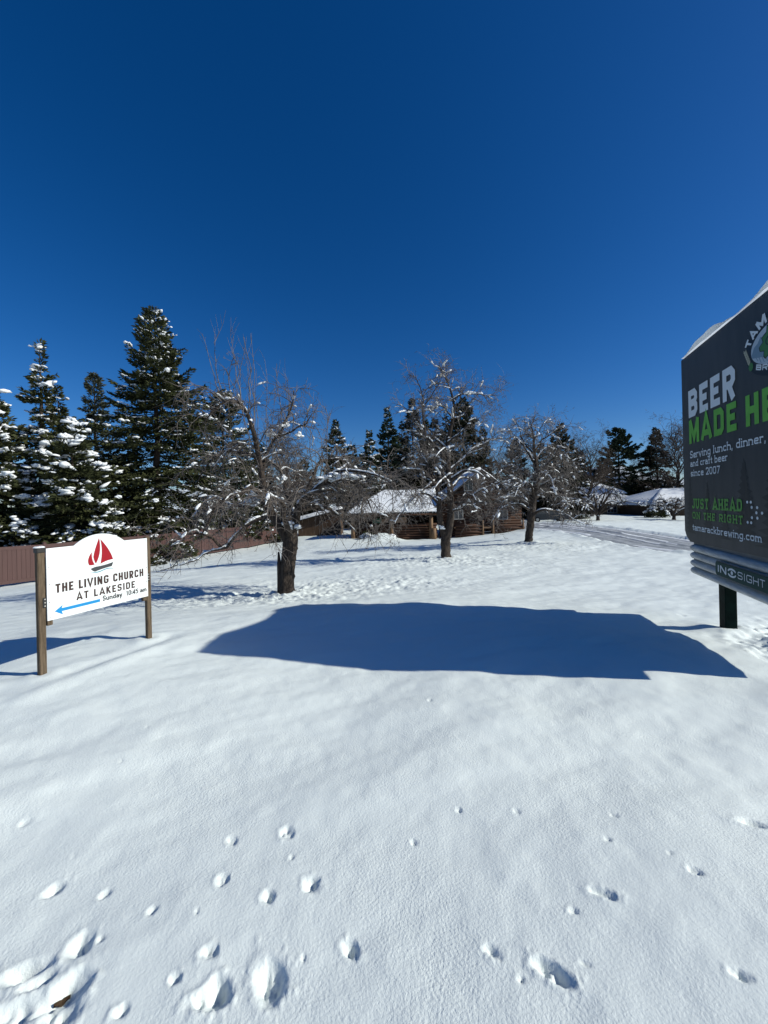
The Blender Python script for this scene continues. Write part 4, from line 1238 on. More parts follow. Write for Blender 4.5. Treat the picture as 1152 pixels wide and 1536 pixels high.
# ------------------------------------------------------------------ church sign
def church_sign():
    a, b = np.array([-3.10, 3.46]), np.array([-2.71, 4.38])
    th = math.atan2(*(b - a)[::-1])
    Z = snow_z(*a)
    root = tag(empty('church_sign', (a[0], a[1], 0), th), 'white church direction sign with red sailboat and blue arrow on two wooden posts', 'sign')
    # local: x along the panel, -y towards the reader, z up
    for i, xx in enumerate((-.023, 1.0)):
        p = (a + (b - a) * xx)
        zb = snow_z(*p)
        MB().box(xx - (.010 if i == 0 else .026), xx + (.046 if i == 0 else .026), -.02, .028, zb - .3, 1.232 if i == 0 else 1.245, .006).build('post', M['post_wood'], root)
    # panel: rectangle with a raised arch in its top edge
    out = [(.027, .576), (.977, .576), (.977, 1.230)]
    cx, hw, hh = .487, .237, .094
    rad_ = (hw * hw + hh * hh) / (2 * hh)
    half = math.asin(hw / rad_)
    for k in range(25):
        an = half - 2 * half * k / 24
        out.append((cx + rad_ * math.sin(an), 1.230 + hh - rad_ + rad_ * math.cos(an)))
    out.append((.027, 1.230))
    MB().prism(out, -.032, -.0205).build('panel', M['sign_white'], root)
    for xx, z0, z1 in ((.052, .53, 1.15), (.950, .53, 1.15)):
        MB().box(xx - .02, xx + .02, -.0204, .018, z0, z1).build('batten', M['post_wood'], root)
    Y = -.0335
    # dark steel brackets and the post cap with its pad of snow
    for xx, z in ((.012, .745), (.99, .79)):
        MB().box(xx - .014, xx + .014, -.027, -.0201, z - .045, z + .045, .003).build('bracket', M['dark_metal'], root)
        for dz in (-.03, 0, .03):
            MB().tube([(xx, -.027, z + dz), (xx, -.031, z + dz)], .006, 8).build('bolt', M['frame_pale'], root)
    MB().box(-.040, .029, -.026, .034, 1.195, 1.240, .006).build('post_cap', M['dark_metal'], root)
    rng = np.random.default_rng(3)
    V, Fc = blobs(np.array([[-.02, -.005, 1.242], [.006, .012, 1.243], [-.022, .018, 1.242], [.008, -.008, 1.242]]), np.array([[1, 0, 0.]] * 4), np.array([[.024, .020, .013]] * 4), rng, ICO2, .06)
    link('snow_load', V, Fc, M['snow'], root, True, 'stuff')
    for xx in (.045, .962):
        for z in (.60, .74, .90, 1.06, 1.2):
            if z > 1.1 and xx < .1: continue
            MB().tube([(xx, -.0321, z), (xx, -.0345, z)], .004, 6).build('screw', M['dark_metal'], root)
    lettering('THE LIVING CHURCH', .092, .926, .813, .083, .20, Y, r=.5, n=6, gap=.30).build('lettering', M['brown_ink'], root, kind='stuff')
    lettering('AT LAKESIDE', .262, .828, .705, .073, .195, Y, r=.5, n=6, gap=.36).build('lettering', M['brown_ink'], root, kind='stuff')
    lettering('Sunday', .496, .690, .640, .052, .175, Y, r=.3, n=5, gap=.17).build('lettering', M['black_ink'], root, kind='stuff')
    lettering('10:45 am', .735, .958, .637, .050, .17, Y, r=.3, n=5, gap=.17).build('lettering', M['black_ink'], root, kind='stuff')
    MB().prism([(.083, .648), (.146, .692), (.137, .664), (.47, .668), (.47, .640), (.137, .636), (.146, .604)], Y - .0006, -.0321).build('arrow', M['blue_ink'], root)

    # sailboat: two red sails, a dark hull and a pale wave
    def curve(p0, c, p1, n=8):
        return [tuple((1 - t) ** 2 * np.array(p0) + 2 * t * (1 - t) * np.array(c) + t * t * np.array(p1)) for t in np.linspace(0, 1, n)]
    q = curve((.487, 1.268), (.575, 1.16), (.604, 1.055)) + curve((.604, 1.050), (.545, 1.050), (.482, 1.020))[0:] + curve((.482, 1.020), (.510, 1.140), (.487, 1.268))[1:-1]
    MB().prism(q, Y - .0005, -.0321).build('sail', M['red_ink'], root)
    q = curve((.474, 1.285), (.425, 1.160), (.418, 1.098)) + curve((.418, 1.098), (.425, 1.050), (.440, 1.030))[1:] + curve((.440, 1.030), (.500, 1.130), (.474, 1.285))[1:-1]
    MB().prism(q, Y - .0005, -.0321).build('sail', M['red_ink'], root)
    q = curve((.404, 1.148), (.350, 1.080), (.378, 1.022)) + curve((.378, 1.022), (.402, 1.016), (.428, 1.022))[1:] + curve((.428, 1.022), (.398, 1.070), (.404, 1.148))[1:-1]
    MB().prism(q, Y - .0005, -.0321).build('sail', M['red_ink'], root)
    q = curve((.607, 1.020), (.520, .998), (.440, .998)) + curve((.440, .998), (.410, .992), (.392, .985))[1:] + curve((.392, .985), (.402, .962), (.430, .950))[1:] + curve((.430, .950), (.520, .975), (.590, .978))[1:]
    MB().prism(q, Y - .0005, -.0321).build('hull', M['grey_ink'], root)
    q = curve((.380, .948), (.440, .925), (.500, .946)) + curve((.500, .946), (.560, .968), (.606, .950))[1:] + curve((.606, .954), (.560, .978), (.500, .956)) + curve((.500, .956), (.440, .938), (.380, .948))[1:-1]
    MB().prism(q, Y - .0005, -.0321).build('wave', M['pale_blue_ink'], root)


church_sign()


# ------------------------------------------------------------------ billboard
def billboard():
    Fp = np.array([4.40, 5.67])
    th = math.atan2(-.947, -.322)
    W_ = 2.76
    root = tag(empty('billboard', (Fp[0], Fp[1], 0), th), 'dark grey brewery billboard with snow on its top edge at right', 'billboard')
    u0, u1 = .06, W_
    # printed face, wrapped at its left edge and cut back at the lower corner
    out = [(u0, 3.532), (u0, 1.06), (u0 + .05, .985), (u0 + .17, .912), (u1 - .17, .955), (u1 - .04, 1.02), (u1, 1.09), (u1, 3.532)]
    MB().prism(out, 0.0, .02).build('face', M['bill_face'], root)
    MB().box(u0 + .03, u1 - .02, .0205, .26, 1.0, 3.50).build('cabinet', M['bill_box'], root)
    MB().box(u0 + .20, u1 - .2, .03, .25, .47, .985).build('apron', M['bill_box'], root)
    # four half round mouldings under the face
    for k in range(4):
        z = .835 - k * .1035
        mb = MB()
        n = 9
        xs = [u0 + .195, u0 + .205, u0 + .23, u0 + .27, u1 - .27, u1 - .23, u1 - .205, u1 - .195]
        sc = [.25, .6, .88, 1.0, 1.0, .88, .6, .25]
        prof = [(-.065 * math.cos(a), .051 * math.sin(a)) for a in np.linspace(-np.pi / 2, np.pi / 2, n)]
        for x, s in zip(xs, sc):
            mb.v += [(x, .03 + y * s, z + zz * s) for y, zz in prof]
        for i in range(len(xs) - 1):
            for j in range(n - 1):
                mb.f.append((i * n + j, i * n + j + 1, (i + 1) * n + j + 1, (i + 1) * n + j))
        mb.f.append(tuple(reversed(range(n))))
        mb.f.append(tuple(range((len(xs) - 1) * n, len(xs) * n)))
        mb.build('moulding', M['trim'], root, True)
    rngs = np.random.default_rng(8)
    # snow along the top edge
    xs = np.linspace(u0 + .08, u1 - .02, 90)
    hgt = .010 + .085 * np.exp(-((xs - .90) / .40) ** 2) + .075 * np.exp(-((xs - 2.2) / .40) ** 2) + .045 * np.exp(-((xs - .45) / .3) ** 2) + .02 * fbm(xs * 4, xs * 0, 5, 3)
    hgt = np.maximum(hgt, .006) * smooth01((xs - u0 - .07) / .12)
    ys = np.linspace(0, 1, 9)
    XS, YS = np.meshgrid(xs, ys)
    prof = np.minimum(1, YS / .12) ** .6 * np.clip((1 - YS) * 4, 0, 1) ** .5
    HZ_ = 3.515 + (hgt[None] * 1.25 + .018) * prof + .012 * fbm(XS * 3.1 + .7, YS * 1.3 + XS * .9, 11, 3)
    YY = -.03 + YS * .31 + .014 * fbm(XS * 2.3 + .2, YS * .7 + XS * .6, 12, 3)
    idx = np.arange(XS.size).reshape(XS.shape)
    qd = np.stack([idx[:-1, :-1], idx[:-1, 1:], idx[1:, 1:], idx[1:, :-1]], -1).reshape(-1, 4)
    HZ_[0], HZ_[-1] = 3.536, 3.49
    link('snow_load', np.stack([XS, YY, HZ_], -1).reshape(-1, 3), qd, M['snow_cap'], root, True, 'stuff')
    # posts
    for xx, yy in ((.96, .11),):
        c, s = math.cos(th), math.sin(th)
        wx, wy = Fp[0] + xx * c - yy * s, Fp[1] + xx * s + yy * c
        zb = snow_z(wx, wy)
        MB().box(xx - .078, xx + .078, yy - .06, yy + .06, zb - .3, .60, .008).build('post', M['post_green'], root)
    # tree silhouettes printed on the face
    def fir(x, z0, z1, hw, y, seed):
        rg_ = np.random.default_rng(seed)
        n = 13
        left, right = [], []
        for i in range(n):
            t = i / (n - 1)
            z = z0 + (z1 - z0) * t
            w = hw * (1 - t) ** .85
            left += [(x - w * rg_.uniform(.75, 1.1), z - (z1 - z0) * .01), (x - w * rg_.uniform(.3, .5), z + (z1 - z0) * .03)]
            right += [(x + w * rg_.uniform(.75, 1.1), z - (z1 - z0) * .01), (x + w * rg_.uniform(.3, .5), z + (z1 - z0) * .03)]
        mb = MB()
        for (a, b), (c, d) in zip(zip(left[:-1], right[:-1]), zip(left[1:], right[1:])):
            mb.poly([(a[0], y, a[1]), (b[0], y, b[1]), (d[0], y, d[1]), (c[0], y, c[1])])
        mb.build('printed_tree', M['bill_tree'], root, kind='stuff')
    for k, (x, z0, z1, hw) in enumerate(((.27, 1.05, 1.86, .17), (.78, 1.15, 1.74, .15), (1.62, 1.1, 1.98, .28), (2.12, 1.05, 2.05, .32), (2.44, 1.05, 1.9, .22), (1.2, 1.05, 1.45, .16))):
        fir(x, z0, z1, hw, -.0012 - .0004 * k, 90 + k)
    Y = -.005
    S = dict(kind='stuff')
    lettering('BEER', .288, 1.497, 2.648, .375, .235, Y, r=.12, n=1, gap=.24).build('lettering', M['bill_white'], root, **S)
    lettering('MADE', .290, 1.505, 2.285, .325, .235, Y, r=.12, n=1, gap=.26).build('lettering', M['bill_green'], root, **S)
    lettering('HERE', 1.685, 2.72, 2.285, .325, .235, Y, r=.12, n=1, gap=.26).build('lettering', M['bill_green'], root, **S)
    lettering('Serving lunch, dinner,', .306, 2.02, 2.083, .100, .16, Y, serif=.12, gap=.22).build('lettering', M['bill_white'], root, **S)
    lettering('and craft beer', .308, 1.30, 1.965, .092, .16, Y, serif=.12, gap=.22).build('lettering', M['bill_white'], root, **S)
    lettering('since 2007', .316, 1.12, 1.830, .094, .16, Y, serif=.12, gap=.22).build('lettering', M['bill_white'], root, **S)
    lettering('JUST AHEAD', .333, 1.580, 1.385, .138, .22, Y, serif=.15, gap=.30, r=.3).build('lettering', M['bill_dim_green'], root, **S)
    lettering('ON THE RIGHT', .338, 1.585, 1.245, .096, .22, Y, serif=.15, gap=.34, r=.3).build('lettering', M['bill_dim_green'], root, **S)
    lettering('tamarackbrewing.com', .332, 1.914, 1.085, .090, .16, Y, serif=.12, gap=.22).build('lettering', M['bill_white'], root, **S)
    # dotted chevron
    mb = MB()
    for i in range(5):
        for k in range(2):
            f = i / 4
            x = 1.675 + .16 * (1 - abs(f - .5) * 2) + k * .095 - (.03 if k and i in (0, 4) else 0)
            z = 1.49 - .215 * f
            mb.poly([(x + .019 * math.cos(t), Y, z + .016 * math.sin(t)) for t in np.linspace(0, 2 * np.pi, 10, endpoint=False)])
    mb.build('chevron_dots', M['bill_white'], root, **S)
    # oval emblem
    ex, ez = 2.225, 3.02

    def oval(rx, rz, y, name, m, x=ex, z=ez, n=40):
        o = MB()
        o.poly([(x + rx * math.cos(t), y, z + rz * math.sin(t)) for t in np.linspace(0, 2 * np.pi, n, endpoint=False)])
        return o.build(name, m, root)
    oval(.52, .315, -.0035, 'emblem_backing', M['bill_black'])
    oval(.42, .20, -.0050, 'emblem_sky', M['bill_sky'])

    def clip_in(pts, y, name, m, rx=.415, rz=.196):
        o = []
        for x, z in pts:
            dx, dz = x - ex, z - ez
            k = math.hypot(dx / rx, dz / rz)
            if k > 1: dx, dz = dx / k, dz / k
            o.append((ex + dx, y, ez + dz))
        MB().poly(o).build(name, m, root)
    clip_in([(1.80, 2.99), (1.86, 3.06), (1.92, 3.08), (1.97, 3.13), (2.02, 3.10), (2.08, 3.05), (2.16, 3.02), (2.3, 2.94), (2.2, 2.89), (2.0, 2.92), (1.83, 2.96)], -.0058, 'emblem_mountain', M['bill_mount'])
    for k in range(7):
        x = 1.88 + k * .05
        MB().poly([(x, -.0062, 2.955 - k * .010), (x + .012, -.0062, 2.955 - k * .010), (x + .05, -.0062, 2.875 - k * .006 + (.03 if k == 0 else 0)), (x + .04, -.0062, 2.875 - k * .006 + (.03 if k == 0 else 0))]).build('emblem_field_line', M['bill_mount'], root)

    def blob_leaf(m, y, grow_, name):
        rg_ = np.random.default_rng(17)
        o = []
        for t in np.linspace(0, 2 * np.pi, 26, endpoint=False):
            rr = (.16 + .035 * rg_.uniform(-1, 1)) + grow_
            o.append((2.14 + rr * .95 * math.cos(t), y, 3.03 + rr * .95 * math.sin(t)))
        MB().poly(o).build(name, m, root)
    blob_leaf(M['bill_black'], -.0068, .016, 'emblem_leaf_outline')
    blob_leaf(M['bill_leaf'], -.0074, 0, 'emblem_leaf')
    oval(.05, .045, -.0080, 'emblem_leaf_spot', M['bill_black'], 2.10, 3.05, 12)
    oval(.036, .032, -.0086, 'emblem_leaf_core', M['bill_leaf'], 2.105, 3.046, 12)

    def arc(rx, rz, ta, tb, xa, xb, zb):
        def wq(X, Z):
            f = (X - xa) / (xb - xa)
            t = ta + (tb - ta) * f
            h = Z - zb
            return ex + (rx + h) * math.cos(t), ez + (rz + h) * math.sin(t)
        return wq
    lettering('TAMARACK', 0, 1.0, 0, .105, .27, -.0062, r=.1, n=1, gap=.2, warp=arc(.450, .225, R(162), R(18), 0, 1.0, 0)).build('lettering', M['bill_white'], root, **S)
    lettering('BREWING', 1.885, 2.56, 2.772, .058, .24, -.0062, r=.1, n=1, gap=.2, slant=.18, warp=lambda X, Z: (X, Z + .10 * ((X - ex) / .42) ** 2 - .010)).build('lettering', M['bill_white'], root, **S)
    # ear of grain and a hop cone beside the emblem
    for k in range(6):
        z, x = 3.07 - k * .026, 1.700 + .013 * k
        for sgn in (-1, 1):
            MB().poly([(x, -.006, z - .03), (x + sgn * .024, -.006, z - .004), (x + sgn * .022, -.006, z + .026), (x + sgn * .004, -.006, z + .004)]).build('emblem_grain', M['bill_cream'], root)
    oval(.040, .042, -.0066, 'emblem_hop', M['bill_leaf'], 1.80, 2.885, 14)
    # owner's plaque
    out = []
    for cx, cz, a0 in ((u1 - .30, .735, 0), (1.115, .735, 90), (1.115, .645, 180), (u1 - .30, .645, 270)):
        for k in range(5):
            a = R(a0 + k * 22.5)
            out.append((cx + .035 * math.cos(a), cz + .035 * math.sin(a)))
    MB().prism(out, -.055, -.046).build('plaque', M['plaque'], root)
    out2 = [(x + (.012 if x > 2 else -.012), z + (.012 if z > .69 else -.012)) for x, z in out]
    MB().prism(out2, -.0452, -.040).build('plaque_rim', M['bill_box'], root)
    lettering('IN', 1.130, 1.335, .652, .082, .26, -.056, r=.1, n=1, gap=.16).build('lettering', M['bill_white'], root, **S)
    lettering('SIGHT', 1.575, 2.06, .655, .078, .12, -.056, r=.28, n=4, gap=.24).build('lettering', M['bill_white'], root, **S)
    mb = MB()
    for sgn, off in ((1, 0), (-1, 0)):
        A = [(1.455 + sgn * .088 * math.cos(t), .692 + sgn * (.012 + .040 * math.sin(t))) for t in np.linspace(.25, np.pi - .1, 9)]
        Bq = [(1.455 + sgn * .074 * math.cos(t), .692 + sgn * (.004 + .026 * math.sin(t))) for t in np.linspace(.25, np.pi - .1, 9)]
        for i in range(8): mb.poly([(A[i][0], -.0565, A[i][1]), (A[i + 1][0], -.0565, A[i + 1][1]), (Bq[i + 1][0], -.0565, Bq[i + 1][1]), (Bq[i][0], -.0565, Bq[i][1])])
    mb.poly([(1.455 + .024 * math.cos(t), -.0568, .692 + .022 * math.sin(t)) for t in np.linspace(0, 6.28, 12, endpoint=False)])
    mb.build('eye_mark', M['bill_white'], root, **S)


billboard()


# ------------------------------------------------------------------ log cabin
def log_rows(mb, x0, x1, y, z0, z1, r=.13, axis='x', k=8):
    z = z0 + r
    rg_ = np.random.default_rng(int(abs(x0 * 10 + z0 * 7)) + 1)
    while z + r * .6 < z1:
        e = rg_.uniform(.0, .12)
        if axis == 'x': mb.tube([(x0 - e, y, z), (x1 + e, y, z)], r * rg_.uniform(.94, 1.05), k)
        else: mb.tube([(y, x0 - e, z), (y, x1 + e, z)], r * rg_.uniform(.94, 1.05), k)
        z += r * 1.86
    return mb


def window(root, x, z, w, h, y, mull=(1, 0), snow=False):
    f = MB()
    t = .07
    f.box(x - w / 2 - t, x + w / 2 + t, y - .05, y, z + h / 2, z + h / 2 + t)
    f.box(x - w / 2 - t, x + w / 2 + t, y - .06, y, z - h / 2 - t, z - h / 2)
    f.box(x - w / 2 - t, x - w / 2, y - .05, y, z - h / 2, z + h / 2)
    f.box(x + w / 2, x + w / 2 + t, y - .05, y, z - h / 2, z + h / 2)
    for i in range(mull[0]):
        xx = x - w / 2 + w * (i + 1) / (mull[0] + 1)
        f.box(xx - .025, xx + .025, y - .04, y - .012, z - h / 2, z + h / 2)
    for i in range(mull[1]):
        zz = z - h / 2 + h * (i + 1) / (mull[1] + 1)
        f.box(x - w / 2, x + w / 2, y - .038, y - .013, zz - .02, zz + .02)
    fo = f.build('window', M['frame_pale'], root)
    MB().box(x - w / 2, x + w / 2, y - .010, y - .002, z - h / 2, z + h / 2).build('pane', M['glass'], fo)


def slab(mb, quad, th):
    """thick sheet from four points, thickness downwards"""
    n = len(mb.v)
    mb.v += [tuple(p) for p in quad] + [(p[0], p[1], p[2] - th) for p in quad]
    mb.f += [(n, n + 1, n + 2, n + 3), (n + 7, n + 6, n + 5, n + 4)] + [(n + i, n + 4 + i, n + 4 + (i + 1) % 4, n + (i + 1) % 4) for i in range(4)]


def snow_sheet(name, quad, th, parent, seed, hips=False, nu=26, nv=10, lump=.06):
    """a soft slab of snow lying over a sloping quad (points eave-left, eave-right, ridge-right, ridge-left)"""
    a, b, c, d = [np.array(p, float) for p in quad]
    U, V = np.meshgrid(np.linspace(0, 1, nu), np.linspace(0, 1, nv))
    P = (a * (1 - U[..., None]) + b * U[..., None]) * (1 - V[..., None]) + (d * (1 - U[..., None]) + c * U[..., None]) * V[..., None]
    edge = V * nv / 1.6 if hips else np.minimum(np.minimum(U, 1 - U) * nu / 2.0, V * nv / 1.6)
    P[..., 2] += th * smooth01(np.minimum(edge, 1)) ** .5 * (1 + .25 * fbm(P[..., 0] * .8, P[..., 1] * 1.0, seed, 3)) + lump * fbm(P[..., 0] * 1.6, P[..., 1] * 1.6, seed + 5, 3)
    low = P.copy()
    low[..., 2] = ((a * (1 - U[..., None]) + b * U[..., None]) * (1 - V[..., None]) + (d * (1 - U[..., None]) + c * U[..., None]) * V[..., None])[..., 2] + .004
    idx = np.arange(U.size).reshape(U.shape)
    qd = [np.stack([idx[:-1, :-1], idx[:-1, 1:], idx[1:, 1:], idx[1:, :-1]], -1).reshape(-1, 4)]
    o = U.size
    for rim in (idx[0], idx[-1], idx[:, 0], idx[:, -1]):
        qd.append(np.stack([rim[:-1], rim[1:], rim[1:] + o, rim[:-1] + o], -1))
    return link(name, np.vstack([P.reshape(-1, 3), low.reshape(-1, 3)]), np.vstack(qd), M['snow'], parent, True)


def cabin():
    o = W(655, 803, 35.0)
    X0, Y0 = o[0], o[1]
    px = lambda x, y, d=35.0: (W(x, y, d)[0] - X0, W(x, y, d)[2])
    root = tag(empty('log_cabin', (X0, Y0, 0)), 'brown log cabin with an open porch under a thick snowy roof', 'cabin')
    zl = px(600, 811)[1] - .35
    zr = px(740, 801)[1] - .4
    # porch on the left
    xe0, xe1 = px(520, 767)[0], 0.25
    ze = px(600, 768)[1]
    zrg = px(600, 739, 38.0)[1]
    xr0 = px(573, 739, 38.0)[0]
    hw_top = px(600, 783)[1]
    mb = log_rows(MB(), xe0 + .6, xe1 - .3, .05, zl, hw_top, .125)
    mb.build('half_wall', M['log'], root, True, kind='stuff')
    mb = log_rows(MB(), xe0 + .5, xe1, 3.4, zl, ze - .55, .14)
    mb.build('back_wall', M['log'], root, True, kind='stuff')
    for x in (px(587, 780)[0], px(646, 780)[0], xe0 + .55):
        MB().tube([(x, -.22, zl), (x, -.22, ze - .30)], [.20, .17], 10).build('porch_post', M['log_pale'], root, True)
    MB().tube([(xe0 + .2, -.22, ze - .17), (xe1, -.22, ze - .17)], .17, 10).build('eave_beam', M['log'], root, True)
    rf = MB()
    slab(rf, [(xe0, -.7, ze), (xe1 + .2, -.7, ze), (xe1 + .2, 2.4, zrg), (xr0, 2.4, zrg)], .14)
    slab(rf, [(xr0, 2.42, zrg), (xe1 + .2, 2.42, zrg), (xe1 + .2, 5.4, ze), (xe0, 5.4, ze)], .14)
    roof = rf.build('roof', M['roof_dark'], root)
    snow_sheet('roof_snow', [(xe0 - .05, -.78, ze + .01), (xe1 + .15, -.78, ze + .01), (xe1 + .15, 2.4, zrg + .01), (xr0, 2.4, zrg + .01)], .28, roof, 4, nu=60, nv=16)
    ic = MB()
    rg_ = np.random.default_rng(9)
    x = xe0 + .1
    while x < xe1:
        l = rg_.uniform(.10, .26)
        ic.tube([(x, -.74, ze + .06), (x, -.745, ze + .06 - l)], [.03, .006], 5)
        x += rg_.uniform(.12, .3)
    ic.build('icicles', M['snow'], roof, True, kind='stuff')
    MB().tube([(px(625, 735)[0], 1.3, zrg - .35), (px(625, 735)[0], 1.3, zrg + .35)], .06, 8).build('vent_pipe', M['dark_metal'], root)
    # main block with a gable towards the lawn
    x1 = px(784, 770)[0]
    ew = px(720, 752)[1]
    pk = px(712, 706)[1]
    xm = (0.3 + x1) / 2
    wl = log_rows(MB(), .35, x1 - .1, .3, zr, ew + .05, .135)
    z = ew + .2
    while z < pk - .25:
        f = (z - ew) / (pk - ew)
        hw_ = (x1 - .3) / 2 * (1 - f)
        wl.tube([(xm - hw_, .3, z), (xm + hw_, .3, z)], .135, 8)
        z += .25
    wl.build('gable_wall', M['log'], root, True, kind='stuff')
    sd_ = log_rows(MB(), .3, 7.0, x1 - .12, zr, ew, .135, 'y')
    sd_.build('side_wall', M['log'], root, True, kind='stuff')
    rf = MB()
    ov = .45
    sl = (pk - ew) / ((x1 - .3) / 2)
    slab(rf, [(x1 + ov, -.5, ew - ov * sl), (x1 + ov, 7.4, ew - ov * sl), (xm, 7.4, pk + .1), (xm, -.5, pk + .1)], .16)
    slab(rf, [(xm, -.5, pk + .1), (xm, 7.4, pk + .1), (.3 - ov, 7.4, ew - ov * sl), (.3 - ov, -.5, ew - ov * sl)], .16)
    r2 = rf.build('roof', M['roof_dark'], root)
    snow_sheet('roof_snow', [(x1 + ov, -.5, ew - ov * sl + .01), (x1 + ov, 7.4, ew - ov * sl + .01), (xm, 7.4, pk + .11), (xm, -.5, pk + .11)], .2, r2, 14)
    snow_sheet('roof_snow', [(.3 - ov, 7.4, ew - ov * sl + .01), (.3 - ov, -.5, ew - ov * sl + .01), (xm, -.5, pk + .11), (xm, 7.4, pk + .11)], .2, r2, 15)
    window(root, px(688, 773)[0], px(688, 772)[1], .75, .75, .15)
    window(root, px(703, 728)[0], px(703, 728)[1], .7, .9, .15)
    window(root, px(755, 772)[0], px(755, 772)[1], .75, .75, .15)
    # deck with a low log front and steps
    dt = px(700, 786)[1]
    lg = log_rows(MB(), px(681, 790)[0], px(720, 790)[0], -.9, zr, dt + .1, .15)
    lg.build('deck_wall', M['log'], root, True, kind='stuff')
    lg = log_rows(MB(), px(735, 790)[0], px(779, 790)[0], -.9, zr, dt - .05, .15)
    lg.build('deck_wall', M['log'], root, True, kind='stuff')
    for xx in (720, 735, 779):
        MB().tube([(px(xx, 790)[0], -1.0, zr), (px(xx, 790)[0], -1.0, dt + .35)], .09, 8).build('deck_post', M['log_pale'], root, True)
    MB().box(px(681, 790)[0], px(779, 790)[0], -.78, .1, dt - .38, dt - .3).build('deck_floor', M['plank'], root)
    for k in range(3):
        MB().box(px(722, 790)[0], px(733, 790)[0], -1.25 + k * .28, -.98 + k * .28, zr + .25 + k * .2, zr + .32 + k * .2).build('step', M['frame_pale'], root)
    # things about the porch
    xx = px(649, 795)[0]
    g = gz(X0 + xx, Y0 - .75)
    lgp = MB(); lgp.tube([(0, 0, -.1), (0, 0, .95)], [.24, .21], 10)
    s = tag(empty('log_stump', (X0 + xx, Y0 - .75, g)), 'pale upright log stump beside the right porch post', 'log')
    lgp.build('stump', M['log_pale'], s, True)
    xx = px(588, 804)[0]
    g = gz(X0 + xx, Y0 - .9)
    s = tag(empty('planter', (X0 + xx, Y0 - .9, g)), 'dark round planter with a dome of snow at the porch post', 'planter')
    p = MB(); p.tube([(0, 0, -.1), (0, 0, .12), (0, 0, .28), (0, 0, .30)], [.2, .28, .33, .30], 12); p.build('pot', M['clay'], s, True)
    V, Fc = blobs(np.array([[0, 0, .3]]), np.array([[1., 0, 0]]), np.array([[.36, .34, .30]]), np.random.default_rng(2), ICO2, .04)
    link('snow_load', V, Fc, M['snow'], s, True)
    for nm, cx, w, h, m, lb, ct in (('storage_tub', 566, .9, .42, 'green_plastic', 'dark green plastic tub on the porch half wall', 'tub'), ('wooden_crate', 600, 1.2, .50, 'plank', 'tan slatted wooden crate on the porch half wall', 'crate'), ('wooden_crate', 577, .62, .36, 'plank', 'small tan crate beside the green tub on the porch', 'crate')):
        xx = px(cx, 780)[0]
        s = tag(empty(nm, (X0 + xx, Y0 + .05, hw_top - .06)), lb, ct)
        if m == 'green_plastic':
            b = MB(); b.box(-w / 2 + .04, w / 2 - .04, -.2, .2, 0, h - .06, .03); b.build('body', M[m], s)
            MB().box(-w / 2, w / 2, -.24, .24, h - .058, h, .02).build('lid', M[m], s)
        else:
            for k in range(6):
                x = -w / 2 + (k + .5) * w / 6
                MB().box(x - w / 13, x + w / 13, -.2, -.17, 0, h).build('slat', M[m], s)
            MB().box(-w / 2, w / 2, -.168, .2, 0.0, h - .02).build('box', M['log'], s)
    # shed wing left of the porch
    o = W(472, 800, 40)
    p2 = lambda x, y: (W(x, y, 40)[0] - o[0], W(x, y, 40)[2])
    s = tag(empty('shed', (o[0], o[1], 0)), 'low brown shed with a sloping snowy roof between the fence and the cabin', 'shed')
    g = gz(o[0], o[1]) - .3
    xa, xb = p2(447, 790)[0], p2(510, 790)[0]
    za, zb = p2(450, 781)[1], p2(500, 764)[1]
    mb = MB()
    mb.prism([(xa, g), (xb, g), (xb, zb - .1), (xa, za - .1)], 0, 3.0)
    mb.build('wall', M['shed_wall'], s)
    rf = MB(); slab(rf, [(xa - .3, -.4, za - .05), (xb + .2, -.4, zb + .02), (xb + .2, 3.3, zb + .02), (xa - .3, 3.3, za - .05)], .12)
    r = rf.build('roof', M['roof_dark'], s)
    snow_sheet('roof_snow', [(xa - .32, -.44, za - .04), (xb + .2, -.44, zb + .03), (xb + .2, 3.3, zb + .03), (xa - .32, 3.3, za - .04)], .34, r, 24)


cabin()


